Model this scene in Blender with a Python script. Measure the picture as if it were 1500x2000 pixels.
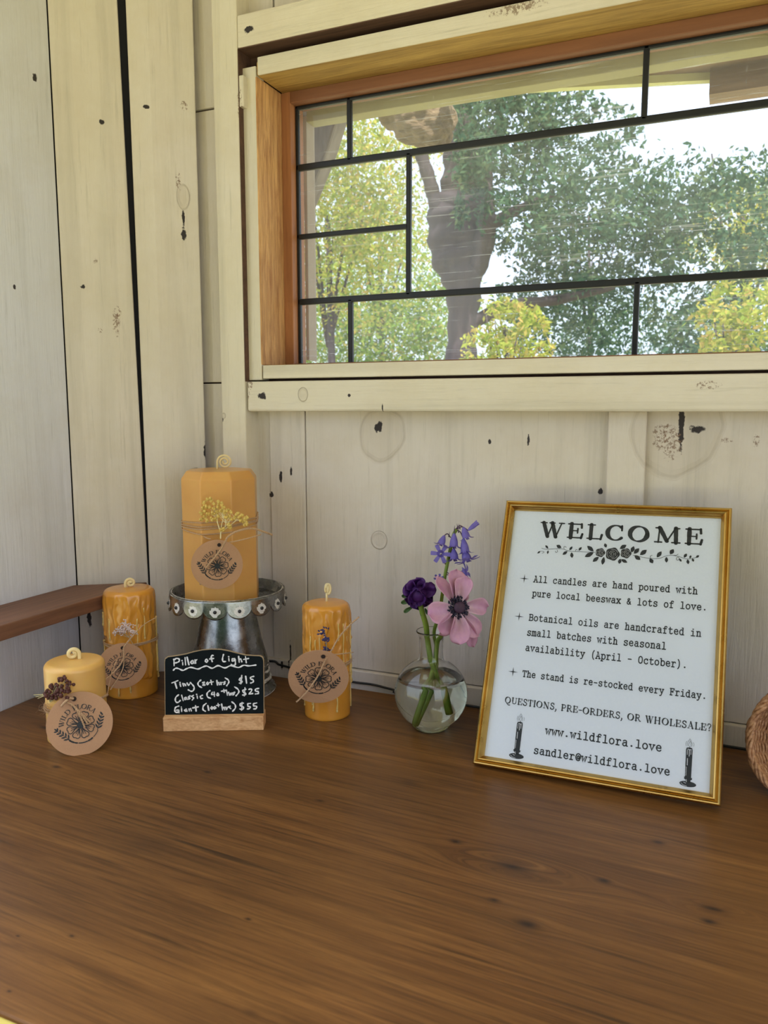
import bpy, bmesh, math, random
import numpy as np
from mathutils import Vector, Matrix
random.seed(7); rng = np.random.default_rng(7)
PI = math.pi
for o in list(bpy.data.objects): bpy.data.objects.remove(o)
sc = bpy.context.scene
COL = sc.collection

# ------------------------------------------------------------------ camera
PITCH = math.radians(7.4474); HEAD = math.radians(113.4158); CAMZ = 0.35; F = 1530.0
cam_d = bpy.data.cameras.new('camera'); cam = bpy.data.objects.new('camera', cam_d); COL.objects.link(cam)
cam.location = (0, 0, CAMZ); cam.rotation_euler = (PI/2 - PITCH, 0, HEAD - PI/2)
cam_d.sensor_fit = 'VERTICAL'; cam_d.sensor_height = 36; cam_d.lens = F/2000*36
cam_d.clip_start = 0.02; cam_d.clip_end = 200
cam_d.dof.use_dof = True; cam_d.dof.focus_distance = 0.9; cam_d.dof.aperture_fstop = 13.0
sc.camera = cam

# ------------------------------------------------------------------ sky, sun, exposure
w = bpy.data.worlds.new('sky'); sc.world = w; w.use_nodes = True
wn = w.node_tree; bg = wn.nodes['Background']
sky = wn.nodes.new('ShaderNodeTexSky'); sky.sky_type = 'NISHITA'; sky.sun_disc = False
sky.sun_elevation = math.radians(64); sky.sun_rotation = math.radians(144); sky.air_density = 0.7; sky.dust_density = 6; sky.ozone_density = 1.0
hz = wn.nodes.new('ShaderNodeMix'); hz.data_type = 'RGBA'; hz.inputs[0].default_value = 0.72; hz.inputs[7].default_value = (3.1, 3.5, 4.1, 1)   # thin bright haze over the blue
wn.links.new(sky.outputs[0], hz.inputs[6]); wn.links.new(hz.outputs[2], bg.inputs[0]); bg.inputs[1].default_value = 0.70
sun_d = bpy.data.lights.new('sun', 'SUN'); sun_d.energy = 12.0; sun_d.angle = math.radians(1.0); sun_d.color = (1, .95, .86)
sun = bpy.data.objects.new('sun', sun_d); COL.objects.link(sun)
sun.rotation_euler = Vector((-0.25, 0.35, -0.90)).to_track_quat('-Z', 'Y').to_euler()   # over the viewer's right shoulder
sc.view_settings.view_transform = 'Standard'; sc.view_settings.look = 'None'
sc.view_settings.gamma = 1; sc.view_settings.use_curve_mapping = False
sc.view_settings.exposure = -0.42

# ------------------------------------------------------------------ measuring: a pixel's ray met with a plane of the place
CP = np.array([0, 0, CAMZ])
_f = np.array([math.cos(HEAD)*math.cos(PITCH), math.sin(HEAD)*math.cos(PITCH), -math.sin(PITCH)])
_r = np.array([math.sin(HEAD), -math.cos(HEAD), 0.]); _u = np.cross(_r, _f)
def ray(x, y): return _f*F + _r*(x-750) - _u*(y-1000)
def onY(x, y, Y): r = ray(x, y); return CP + r*(Y/r[1])
def onX(x, y, X): r = ray(x, y); return CP + r*(X/r[0])
def onZ(x, y, z=0): r = ray(x, y); return CP + r*((z-CAMZ)/r[2])
def onP(x, y, p, n):
    r = ray(x, y); p = np.array(p); n = np.array(n); return CP + r*(((p-CP) @ n)/(r @ n))

# ------------------------------------------------------------------ mesh helpers
class MB:
    def __init__(s): s.v = []; s.f = []
    def add(s, vs, fs):
        n = len(s.v); s.v += [tuple(map(float, p)) for p in vs]; s.f += [tuple(n+i for i in f) for f in fs]
    def box(s, a, b):
        (x0, y0, z0), (x1, y1, z1) = a, b
        s.add([(x0,y0,z0),(x1,y0,z0),(x1,y1,z0),(x0,y1,z0),(x0,y0,z1),(x1,y0,z1),(x1,y1,z1),(x0,y1,z1)],
              [(0,3,2,1),(4,5,6,7),(0,1,5,4),(1,2,6,5),(2,3,7,6),(3,0,4,7)])
    def prism(s, pts, d):                       # polygon pts (3D), extruded by vector d
        n = len(pts); d = np.array(d); P = [np.array(p) for p in pts]
        s.add(P + [p+d for p in P], [tuple(range(n)), tuple(range(2*n-1, n-1, -1))] + [(i, n+i, n+(i+1)%n, (i+1)%n) for i in range(n)])
    def poly(s, pts): s.add(pts, [tuple(range(len(pts)))])
    def tube(s, pts, r, n=8, cap=True):
        P = [Vector(p) for p in pts]; m = len(P)
        R = r if hasattr(r, '__len__') else [r]*m
        t0 = (P[1]-P[0]).normalized(); a = t0.orthogonal().normalized(); rings = []
        for i in range(m):
            t = (P[min(i+1, m-1)] - P[max(i-1, 0)])
            if t.length < 1e-9: t = t0.copy()
            t.normalize(); a = (a - t*a.dot(t))
            if a.length < 1e-6: a = t.orthogonal()
            a.normalize(); b = t.cross(a)
            rings += [P[i] + (a*math.cos(2*PI*k/n) + b*math.sin(2*PI*k/n))*R[i] for k in range(n)]
        fs = [(i*n+k, i*n+(k+1)%n, (i+1)*n+(k+1)%n, (i+1)*n+k) for i in range(m-1) for k in range(n)]
        if cap: fs += [tuple(range(n-1, -1, -1)), tuple((m-1)*n+k for k in range(n))]
        s.add(rings, fs)
    def lathe(s, prof, c=(0,0,0), n=48, cap0=False, cap1=False):
        vs = [(c[0]+r*math.cos(2*PI*k/n), c[1]+r*math.sin(2*PI*k/n), c[2]+z) for r, z in prof for k in range(n)]
        m = len(prof); fs = [(i*n+k, i*n+(k+1)%n, (i+1)*n+(k+1)%n, (i+1)*n+k) for i in range(m-1) for k in range(n)]
        if cap0: fs.append(tuple(range(n-1, -1, -1)))
        if cap1: fs.append(tuple((m-1)*n+k for k in range(n)))
        s.add(vs, fs)
    def ball(s, c, r, n=8, m=6, sc_=(1,1,1), rot=None):
        vs = []; 
        for i in range(m+1):
            th = PI*i/m
            for k in range(n):
                p = Vector((r*sc_[0]*math.sin(th)*math.cos(2*PI*k/n), r*sc_[1]*math.sin(th)*math.sin(2*PI*k/n), r*sc_[2]*math.cos(th)))
                if rot is not None: p = rot @ p
                vs.append(p + Vector(c))
        s.add(vs, [(i*n+k, (i+1)*n+k, (i+1)*n+(k+1)%n, i*n+(k+1)%n) for i in range(m) for k in range(n)])
    def grid(s, fn, nu, nv, closed=False):
        vs = [fn(i/nu, j/nv) for j in range(nv+1) for i in range(nu+1)]
        w_ = nu+1
        s.add(vs, [(j*w_+i, j*w_+i+1, (j+1)*w_+i+1, (j+1)*w_+i) for j in range(nv) for i in range(nu)])
    def build(s, name, mat, parent=None, smooth=False, bevel=0, solid=0, subsurf=0, loc=None, auto=None):
        me = bpy.data.meshes.new(name); me.from_pydata(s.v, [], s.f); me.update()
        if mat: me.materials.append(mat)
        if smooth: me.polygons.foreach_set('use_smooth', [True]*len(me.polygons))
        if smooth and auto: me.set_sharp_from_angle(angle=math.radians(auto))
        o = bpy.data.objects.new(name, me); COL.objects.link(o)
        if parent: 
            o.parent = parent; o.matrix_parent_inverse = Matrix.Translation(parent.location).inverted() if parent.type == 'EMPTY' else Matrix()
        if subsurf: 
            m = o.modifiers.new('s', 'SUBSURF'); m.levels = m.render_levels = subsurf
        if solid: 
            m = o.modifiers.new('t', 'SOLIDIFY'); m.thickness = solid; m.offset = 0
        if bevel:
            m = o.modifiers.new('b', 'BEVEL'); m.width = bevel; m.segments = 2; m.limit_method = 'ANGLE'
        return o
def thing(name, label, cat, loc, group=None):
    o = bpy.data.objects.new(name, None); COL.objects.link(o); o.location = loc; o.empty_display_size = .02
    o['label'] = label; o['category'] = cat
    if group: o['group'] = group
    return o
def tag(o, label, cat, group=None):
    o['label'] = label; o['category'] = cat
    if group: o['group'] = group
    return o
def struct(o, label=None, cat=None):
    o['kind'] = 'structure'
    if label: o['label'] = label
    if cat: o['category'] = cat
    return o
def catmull(pts, k=6, closed=False):
    P = [np.array(p, float) for p in pts]; n = len(P)
    if n < 3 and not closed: return P
    out = []
    rngs = range(n if closed else n-1)
    for i in rngs:
        if closed: a, b, c, d = P[(i-1)%n], P[i], P[(i+1)%n], P[(i+2)%n]
        else: a, b, c, d = P[max(i-1,0)], P[i], P[i+1], P[min(i+2,n-1)]
        for j in range(k):
            t = j/k; out.append(.5*((2*b)+(c-a)*t+(2*a-5*b+4*c-d)*t*t+(3*b-a-3*c+d)*t**3))
    out.append(P[0] if closed else P[-1])
    return out

# ------------------------------------------------------------------ materials
class NT:
    def __init__(s, name):
        s.m = bpy.data.materials.new(name); s.m.use_nodes = True; s.t = s.m.node_tree; s.b = s.t.nodes['Principled BSDF']; s.out = s.t.nodes['Material Output']
        g = s.t.nodes.new('ShaderNodeNewGeometry'); s.pos = g.outputs['Position']; s.nrm = g.outputs['Normal']
    def n(s, t, **k):
        nd = s.t.nodes.new(t)
        for a, v in k.items(): setattr(nd, a, v)
        return nd
    def l(s, a, b): s.t.links.new(a, b)
    def math(s, op, a, b=None, clamp=False, c=None):
        nd = s.n('ShaderNodeMath', operation=op, use_clamp=clamp)
        for i, x in enumerate((a, b, c)):
            if x is None: continue
            if hasattr(x, 'is_linked') or hasattr(x, 'links'): s.l(x, nd.inputs[i])
            else: nd.inputs[i].default_value = x
        return nd.outputs[0]
    def vmul(s, v, k, add=(0,0,0)):
        nd = s.n('ShaderNodeVectorMath', operation='MULTIPLY_ADD'); s.l(v, nd.inputs[0]); nd.inputs[1].default_value = k; nd.inputs[2].default_value = add
        return nd.outputs[0]
    def noise(s, v, scale=1, detail=4, rough=.55, dist=0, col=False):
        nd = s.n('ShaderNodeTexNoise'); s.l(v, nd.inputs['Vector']); nd.inputs['Scale'].default_value = scale; nd.inputs['Detail'].default_value = detail
        nd.inputs['Roughness'].default_value = rough; nd.inputs['Distortion'].default_value = dist
        return nd.outputs['Color' if col else 'Fac']
    def vor(s, v, scale, feature='F1', out='Distance', rnd=1):
        nd = s.n('ShaderNodeTexVoronoi', feature=feature); s.l(v, nd.inputs['Vector']); nd.inputs['Scale'].default_value = scale; nd.inputs['Randomness'].default_value = rnd
        return nd.outputs[out]
    def ramp(s, f, stops, interp='LINEAR'):
        nd = s.n('ShaderNodeValToRGB'); nd.color_ramp.interpolation = interp; s.l(f, nd.inputs[0])
        e = nd.color_ramp.elements
        while len(e) < len(stops): e.new(.5)
        for el, (p, c) in zip(e, stops): el.position = p; el.color = (*c, 1) if hasattr(c, '__len__') else (c, c, c, 1)
        return nd.outputs[0]
    def mix(s, f, a, b, mode='MIX'):
        nd = s.n('ShaderNodeMix', data_type='RGBA', blend_type=mode)
        for i, x in ((0, f), (6, a), (7, b)):
            if hasattr(x, 'links'): s.l(x, nd.inputs[i])
            elif i == 0: nd.inputs[0].default_value = x
            else: nd.inputs[i].default_value = (*x, 1) if hasattr(x, '__len__') else (x, x, x, 1)
        return nd.outputs[2]
    def bump(s, h, strength=.3, dist=.001):
        nd = s.n('ShaderNodeBump'); s.l(h, nd.inputs['Height']); nd.inputs['Strength'].default_value = strength; nd.inputs['Distance'].default_value = dist
        s.l(nd.outputs[0], s.b.inputs['Normal'])
    def set(s, **k):
        for a, v in k.items():
            i = s.b.inputs[a.replace('_', ' ')]
            if hasattr(v, 'links'): s.l(v, i)
            else: i.default_value = (*v, 1) if hasattr(v, '__len__') and len(v) == 3 and i.type == 'RGBA' else v
        return s
def plain(name, col, rough=.6, metal=0, var=.12, scale=40, **k):
    t = NT(name); nz = t.noise(t.pos, scale, 3)
    c = t.mix(nz, tuple(x*(1-var) for x in col), tuple(min(1, x*(1+var)) for x in col))
    t.set(Base_Color=c, Roughness=rough, Metallic=metal, **k); return t.m

def paint(name, grain, base=(.74, .70, .60), marks=(), side='xz', specks=.5):
    """white paint on rough boards; grain = 'x','y' or 'z'; marks = bare knots and nail holes (u, v, ru, rv) in wall metres"""
    t = NT(name); gi = {'x': (4, 90, 90), 'y': (90, 4, 90), 'z': (90, 90, 4)}[grain]
    g1 = t.noise(t.vmul(t.pos, gi), 2.2, 6, .7, .3)
    g2 = t.noise(t.vmul(t.pos, tuple(k*.35 for k in gi)), 1.0, 4, .6, .6)
    big = t.noise(t.pos, 3.5, 3)
    c = t.mix(t.ramp(big, [(.35, 0.), (.65, 1.)]), base, tuple(b*k for b, k in zip(base, (1.02, 1.02, 1.10))))
    c = t.mix(t.ramp(t.noise(t.pos, 9, 5, .7), [(.42, 0.), (.72, .6)]), c, tuple(b*k for b, k in zip(base, (.88, .84, .78))))
    c = t.mix(t.ramp(g1, [(.25, .85), (.42, 0.)]), c, tuple(b*.72 for b in base))
    c = t.mix(t.ramp(g2, [(.30, .55), (.5, 0.)]), c, tuple(b*.74 for b in base))
    # specks of bare wood
    sp = t.vor(t.vmul(t.pos, {'x': (.5, 1, 1), 'y': (1, .5, 1), 'z': (1, 1, .5)}[grain]), 34)
    sel = t.noise(t.pos, 17, 2)
    thr = t.ramp(sel, [(.62, 0.), (.85, .10*specks)])
    m1 = t.math('LESS_THAN', sp, thr)
    c = t.mix(m1, c, (.11, .075, .055))
    h = t.math('ADD', t.math('MULTIPLY', g1, .8), t.math('MULTIPLY', g2, .6))
    if marks:
        sep = t.n('ShaderNodeSeparateXYZ'); t.l(t.pos, sep.inputs[0])
        u = sep.outputs[0 if side == 'xz' else 1]; v = sep.outputs[2]
        wob = t.math('MULTIPLY', t.math('SUBTRACT', t.noise(t.pos, 230, 3), .5), 1.5)
        for mk in marks:
            mu, mv, ru, rv = mk[:4]; kind = mk[4] if len(mk) > 4 else 'hole'
            du = t.math('DIVIDE', t.math('SUBTRACT', u, mu), ru); dv = t.math('DIVIDE', t.math('SUBTRACT', v, mv), rv)
            d = t.math('ADD', t.math('SQRT', t.math('ADD', t.math('MULTIPLY', du, du), t.math('MULTIPLY', dv, dv))), wob if kind != 'ring' else t.math('MULTIPLY', t.math('SUBTRACT', t.noise(t.pos, 18, 2), .5), .55))
            if kind == 'ring':                   # a knot bulging under the paint
                a = t.ramp(d, [(0, .7), (.55, .5), (.8, 1), (.93, .1), (1, .5), (1.0, .5)])
                ins = t.math('LESS_THAN', d, 1.0)
                lnn = t.math('MULTIPLY', t.math('LESS_THAN', t.math('ABSOLUTE', t.math('SUBTRACT', d, .92)), .035), t.math('MULTIPLY', t.noise(t.pos, 60, 2), .4))
                c = t.mix(lnn, c, (.30, .25, .19)); h = t.math('ADD', h, t.math('MULTIPLY', t.math('MULTIPLY', ins, a), 1.2))
                c = t.mix(t.math('MULTIPLY', ins, .25), c, (.55, .47, .38))
            else:
                mk_ = t.ramp(d, [(.75, 1. if kind == 'hole' else .8), (1.05 if kind == 'hole' else 1.2, 0.)])
                if kind == 'bare': mk_ = t.math('MULTIPLY', mk_, t.ramp(t.noise(t.pos, 320, 3, .7), [(.48, 0.), (.56, 1.)]))
                c = t.mix(mk_, c, (.035, .028, .03) if kind == 'hole' else (.24, .15, .10))
    t.bump(h, .8, .0013); t.set(Base_Color=c, Roughness=.62); t.b.inputs['Specular IOR Level'].default_value = .35
    return t.m

def wood(name, dark, light, grain='x', scale=1.0, rough=.5, bump=.3, coarse=1.0):
    t = NT(name); k = {'x': (1, 14, 14), 'y': (14, 1, 14), 'z': (14, 14, 1)}[grain]
    v = t.vmul(t.pos, tuple(a*8*scale for a in k))
    g = t.noise(v, .6, 8, .68, .8); g2 = t.noise(t.vmul(t.pos, tuple(a*scale*40 for a in k)), .5, 4, .6)
    f = t.math('ADD', t.math('MULTIPLY', g, .75), t.math('MULTIPLY', g2, .3))
    c = t.ramp(f, [(.33, dark), (.52, tuple((a+b)/2 for a, b in zip(dark, light))), (.72, light)])
    t.bump(f, bump, .0015*coarse); t.set(Base_Color=c, Roughness=rough); return t.m

# ================================================================== THE SHED
LAV = (0.09, .05, .035)
m_raw = wood('raw_dark_wood', (.055, .028, .02), (.15, .075, .05), 'x', rough=.8)
m_dark = plain('dark_gap', (.012, .012, .018), .9)
back_marks = []
for (x, y, r1, r2, kd) in ((745, 846, .030, .036, 'ring'), (742, 832, .0035, .007, 'hole'), (736, 836, .004, .005, 'hole'), (740, 1056, .011, .012, 'ring'),
                           (1322, 842, .046, .052, 'ring'), (1331, 826, .003, .030, 'hole'), (1312, 862, .010, .020, 'bare'), (1290, 850, .008, .014, 'bare'), (1362, 838, .007, .004, 'hole'),
                           (549, 932, .0025, .009, 'hole'), (530, 966, .004, .004, 'hole'), (569, 920, .002, .006, 'hole'), (956, 862, .002, .003, 'hole'), (1032, 858, .0015, .006, 'hole'),
                           (1173, 960, .003, .004, 'hole'), (1419, 860, .006, .003, 'bare'), (1478, 860, .003, .008, 'bare'), (555, 1296, .0022, .006, 'hole'), (568, 1278, .0012, .02, 'hole')):
    p = onY(x, y, .872); back_marks.append((p[0], p[2], r1, r2, kd))
front_marks = []
for (x, y, r1, r2, kd) in ((437, 812, .0035, .004, 'ring'), (434, 820, .002, .003, 'hole'), (512, 774, .0062, .0045, 'hole'), (592, 770, .007, .009, 'ring'),
                           (486, 58, .0065, .004, 'hole'), (682, 772, .002, .002, 'hole'), (1382, 752, .012, .004, 'bare'), (1204, 1014, .003, .002, 'hole'),
                           (488, 752, .004, .006, 'bare'), (484, 768, .003, .007, 'bare'), (468, 205, .003, .02, 'bare'), (747, 797, .0008, .005, 'hole')):
    p = onY(x, y, .845); front_marks.append((p[0], p[2], r1, r2, kd))
mp_back = paint('painted_back_boards', 'z', (.72, .66, .58), back_marks, specks=.6)
mp_post = paint('painted_trim_upright', 'z', (.76, .70, .57), front_marks, specks=.35)
mp_trim = paint('painted_trim_level', 'x', (.76, .70, .57), front_marks, specks=.9)
mp_left = paint('painted_left_boards', 'z', (.74, .75, .78), [(onX(68, 152, -.764)[1], onX(68, 152, -.764)[2], .0035, .005), (onX(28, 560, -.764)[1], onX(28, 560, -.764)[2], .0025, .003)], 'yz', .6)

# corner boards: a board wall cutting the corner between the left wall and the back wall
A2 = np.array([-.7641, .7585]); B2 = np.array([-.6337, .8581]); dv = (B2-A2)/np.linalg.norm(B2-A2); nv = np.array([dv[1], -dv[0]])
def SZ(x, y):
    p = onP(x, y, (A2[0], A2[1], 0), (nv[0], nv[1], 0)); return (p[:2]-A2) @ dv, p[2]
def line_s(a, b):
    s0, z0 = SZ(*a); s1, z1 = SZ(*b); return lambda z: s0 + (s1-s0)*(z-z0)/(z1-z0)
def dpt(s, out, z): p = A2 + dv*s + nv*out; return (p[0], p[1], z)
dm = []
for (x, y, r1, r2, kd) in ((202, 240, .0030, .0035, 'hole'), (290, 211, .0048, .0028, 'hole'), (357, 206, .0042, .0058, 'bare'), (357, 385, .0075, .016, 'ring'), (357, 425, .0016, .012, 'hole'),
                           (358, 458, .003, .009, 'hole'), (348, 355, .003, .012, 'bare'), (189, 510, .003, .004, 'bare'), (230, 630, .004, .018, 'bare'), (233, 612, .003, .008, 'bare'),
                           (175, 1205, .003, .016, 'hole'), (398, 880, .003, .012, 'hole'), (198, 645, .003, .004, 'bare'), (164, 560, .003, .003, 'hole'), (380, 918, .006, .004, 'bare')):
    p = onP(x, y, (A2[0], A2[1], 0), (nv[0], nv[1], 0)); dm.append((p[0], p[2], r1*.8, r2, kd))
mp_diag = paint('painted_corner_boards', 'z', (.77, .71, .62), dm, specks=.7)
ZT = 1.25; ZF = -.9
def corner_board(sl, ridge, sr, outs, name='plank', th=.012):
    zs = (ZF, 0, .4, .8, ZT) ; mb = MB(); ring = []
    for z in zs:
        ring += [dpt(sl(z), -th, z), dpt(sl(z), outs[0], z), dpt(ridge(z), outs[1], z), dpt(sr(z), outs[2], z), dpt(sr(z), -th, z)]
    fs = [(i*5+k, i*5+(k+1)%5, (i+1)*5+(k+1)%5, (i+1)*5+k) for i in range(len(zs)-1) for k in range(5)]
    mb.add(ring, fs + [(4, 3, 2, 1, 0), tuple(len(zs)*5-5+k for k in range(5))])
    return mb.build(name, mp_diag, wall_corner, bevel=.0012)
mb = MB(); mb.prism([dpt(-.02, -.0125, ZF), dpt(.150, -.0125, ZF), dpt(.150, -.0125, ZT), dpt(-.02, -.0125, ZT)], (-nv[0]*.02, -nv[1]*.02, 0))
wall_corner = struct(mb.build('wall_corner', m_dark))
gl = line_s((228, 0), (287, 1093)); gr = line_s((245, 0), (291, 1093)); rb = line_s((197, 200), (248, 1060)); rc = line_s((288, 0), (323, 977)); cr = line_s((376, 0), (402, 905))
corner_board(lambda z: .0004, rb, gl, (0, .0028, -.003))
corner_board(gr, rc, cr, (-.001, .0045, -.004))

# left wall
FY = .575; FR = .25; RZ0 = .90
mb = MB(); mb.prism([(-.80, FY, ZF), (-.80, .80, ZF), (-.80, .80, ZT-.03), (-.80, FY, 1.11)], (.024, 0, 0)); wall_left = struct(mb.build('wall_left', m_dark))
y1 = .7580
for wd in (.236, .18, .2, .19, .2, .21, .19, .2):
    if y1 < FY+.02: break
    y0 = max(y1-wd, FY); mb = MB(); zz = lambda y: ZT-.01-(.955-y)*(ZT-RZ0)/1.075; mb.prism([(-.776, y0, ZF), (-.776, y1, ZF), (-.776, y1, zz(y1)), (-.776, y0, zz(y0))], (.012, 0, 0)); mb.build('plank', mp_left, wall_left, bevel=.0015); y1 = y0-.003

# back wall: backing with the window opening, then the boards
XJ, XR = -.5368, .3432; ZS, ZH = .4054, .7465
mb = MB()
mb.box((-.80, .884, ZF), (XJ-.004, .955, ZT)); mb.box((XR+.004, .884, ZF), (1.3, .955, ZT))
mb.box((XJ-.004, .884, ZF), (XR+.004, .955, ZS-.004)); mb.box((XJ-.004, .884, ZH+.004), (XR+.004, .955, ZT))
wall_back = struct(mb.build('wall_back', m_raw))
ring = [((-.5574, .8736, .36), (XJ-.004, .884, .80)), ((XJ-.004, .8736, ZH+.004), (XR+.004, .884, .80)), ((XR+.004, .8736, .36), (XR+.024, .884, .80)), ((XJ-.004, .8736, .36), (XR+.004, .884, ZS-.004))]
for a, b in ring: mb = MB(); mb.box(a, b); mb.build('framing_board', m_raw, wall_back)
def plank(x0, x1, z0, z1, Y=.872, mat=None, bev=.0012, par=None, back=.884, name='plank'):
    mb = MB(); mb.box((x0, Y, z0), (x1, back, z1)); return mb.build(name, mat or mp_back, par or wall_back, bevel=bev)
plank(-.575, -.5385, .0205, .36, .8740); plank(-.5380, -.4868, .0205, .36, .8712)
plank(-.4858, -.1000, .0225, .36, .8725)
plank(-.0990, .36, .0225, .36, .8720)
plank(.362, .80, .0225, ZT, .8722); plank(.802, 1.25, .0225, ZT, .8715)
# boards behind the post and above the window
x533 = onY(533, 5, .872)[0]
plank(-.5574, x533-.0008, .80, ZT); plank(x533+.0008, -.02, .80, ZT, .8728); plank(-.018, .36, .80, ZT)
za, zb = onY(400, 214, .878)[2], onY(415, 748, .878)[2]
plank(-.68, -.56, za+.0012, ZT, .8780); plank(-.68, -.56, zb+.0010, za-.0012, .8785); plank(-.68, -.56, .012, zb-.0010, .8780)
# battens below the sill
plank(-.1140, -.0752, .2488, .3480, .8640, mp_back, .001, back=.8722, name='batten'); plank(-.1140, -.0752, .0225, .2478, .8643, mp_back, .001, back=.8722, name='batten')
for i, (x0, x1) in enumerate(((-.78, -.43), (-.4297, .25), (.2503, 1.25))):
    mb = MB(); mb.box((x0, .8665 + .0004*(i == 1), -.04), (x1, .884, .0215)); o = mb.build('skirting_board', mp_back, None, bevel=.0012); o.parent = None
    if i == 0: base = struct(o); o.name = 'baseboard_back'
    else: o.parent = base
mb = MB(); mb.box((-.78, .86, ZF), (1.25, .884, -.04)); mb.build('lower_boarding', m_raw, wall_back)

# trims: post, top trim, sill trim
def sl(a, b, mat, name, bev=.0015): mb = MB(); mb.box(a, b); return struct(mb.build(name, mat, None, bevel=bev))
sl((-.5922, .845, -.0), (-.5565, .876, ZT), mp_post, 'trim_1')
sl((-.5560, .845, .7767), (.80, .872, .8132), mp_trim, 'trim_2')
sl((-.5535, .8448, .3478), (.80, .872, .3848), mp_trim, 'trim_3', .0028)
sl((XR+.03, .845, .3855), (XR+.066, .876, .7760), mp_post, 'trim_4')
mb = MB(); mb.box((-.5560, .8456, .7757), (.80, .8735, .7767)); mb.build('bare_underside', m_raw, bpy.data.objects['trim_2'])
mb = MB(); mb.box((-.5566, .8458, .3850), (-.5560, .8735, .7760)); mb.build('bare_edge', m_raw, bpy.data.objects['trim_1'])
mb = MB(); p0 = onY(461, 148, .846); p1 = onY(470, 208, .846)
mb.box((-.5566, .8465, p1[2]), (-.5500, .870, p0[2])); mb.build('paint_chip', mp_post, bpy.data.objects['trim_1'], bevel=.001)

# window: casing, jambs, sash frame, cames, panes
m_jamb = wood('rough_sawn_jamb', (.34, .11, .03), (1.0, .62, .27), 'z', 2.4, .7, 1.0, 3.0)
m_head = wood('rough_sawn_head', (.22, .12, .03), (.62, .40, .12), 'x', 1.1, .7, .8, 2.0)
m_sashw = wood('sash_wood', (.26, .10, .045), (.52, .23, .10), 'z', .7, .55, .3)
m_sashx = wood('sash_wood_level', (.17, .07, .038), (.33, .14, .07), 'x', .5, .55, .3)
m_came = plain('lead_came', (.018, .020, .024), .45, .3)
mp_cas = paint('painted_casing', 'z', (.76, .70, .57), (), specks=.7); mp_cax = paint('painted_casing_level', 'x', (.76, .70, .57), [(-.22, .762, .03, .006, 'bare')], specks=1.5)
win = bpy.data.objects.new('window_1', None); COL.objects.link(win); win.location = (0, .9, .4); struct(win)
def wpart(name, a, b, mat, bev=.001): mb = MB(); mb.box(a, b); return mb.build(name, mat, win, bevel=bev)
wpart('casing', (-.5572, .855, .3868), (-.5378, .8736, .7580), mp_cas); wpart('casing', (-.5360, .8548, .3885), (XR+.02, .8736, .4050), mp_cax)
wpart('casing', (-.5352, .8548, .7467), (XR+.02, .8736, .7672), mp_cax); wpart('casing', (XR+.003, .855, .4052), (XR+.022, .8736, .7465), mp_cas)
YS, YG, XS, ZW = .9115, .9265, -.5235, .0140
wpart('jamb', (XJ-.016, .8552, ZS-.0), (XJ, .96, ZH), m_jamb, .0015); wpart('jamb', (XR, .8552, ZS), (XR+.016, .96, ZH), m_jamb, .0015)
wpart('head_jamb', (XJ, .8552, ZH), (XR, .96, ZH+.016), m_head, .0015); wpart('window_sill', (XJ, .856, ZS-.014), (XR, .96, ZS), m_head, .0015)
ZB = ZS+.0045; ZTP = ZH-ZW
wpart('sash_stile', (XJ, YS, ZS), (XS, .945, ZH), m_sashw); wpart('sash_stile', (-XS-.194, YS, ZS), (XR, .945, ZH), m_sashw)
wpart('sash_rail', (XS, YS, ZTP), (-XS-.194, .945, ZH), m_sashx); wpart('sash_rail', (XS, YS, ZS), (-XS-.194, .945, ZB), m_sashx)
XSR = -XS-.194
def gY(x, y): return onY(x, y, YG-.002)
zb1, zb2, zb3 = gY(582, 328)[2], gY(582, 463)[2], gY(584, 590)[2]; xa, xb, xc, xd = gY(681, 260)[0], gY(797.5, 440)[0], gY(685, 650)[0], gY(1260, 160)[0]
xa = xc = (xa+xc)/2; xd = -.097
m = lambda x: -.194 - x
H = .0042
def came(x0, z0, x1, z1, wd=.0062): wpart('came', (min(x0, x1)-(wd/2 if x0 == x1 else 0), YG-.0032, min(z0, z1)-(wd/2 if z0 == z1 else 0)), (max(x0, x1)+(wd/2 if x0 == x1 else 0), YG+.0032, max(z0, z1)+(wd/2 if z0 == z1 else 0)), m_came, .0012)
came(XS, zb1, XSR, zb1, .0078); came(XS, zb3, XSR, zb3, .0078)
came(XS, zb2, xb, zb2); came(m(xb), zb2, XSR, zb2)
for x in (xa, xd, m(xa)): came(x, zb1, x, ZTP); came(x, ZB, x, zb3)
for x in (xb, m(xb)): came(x, zb3, x, zb1)
came(XS+.002, ZB, XS+.002, ZTP, .004); came(XS, ZTP-.002, XSR, ZTP-.002, .004); 
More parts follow.
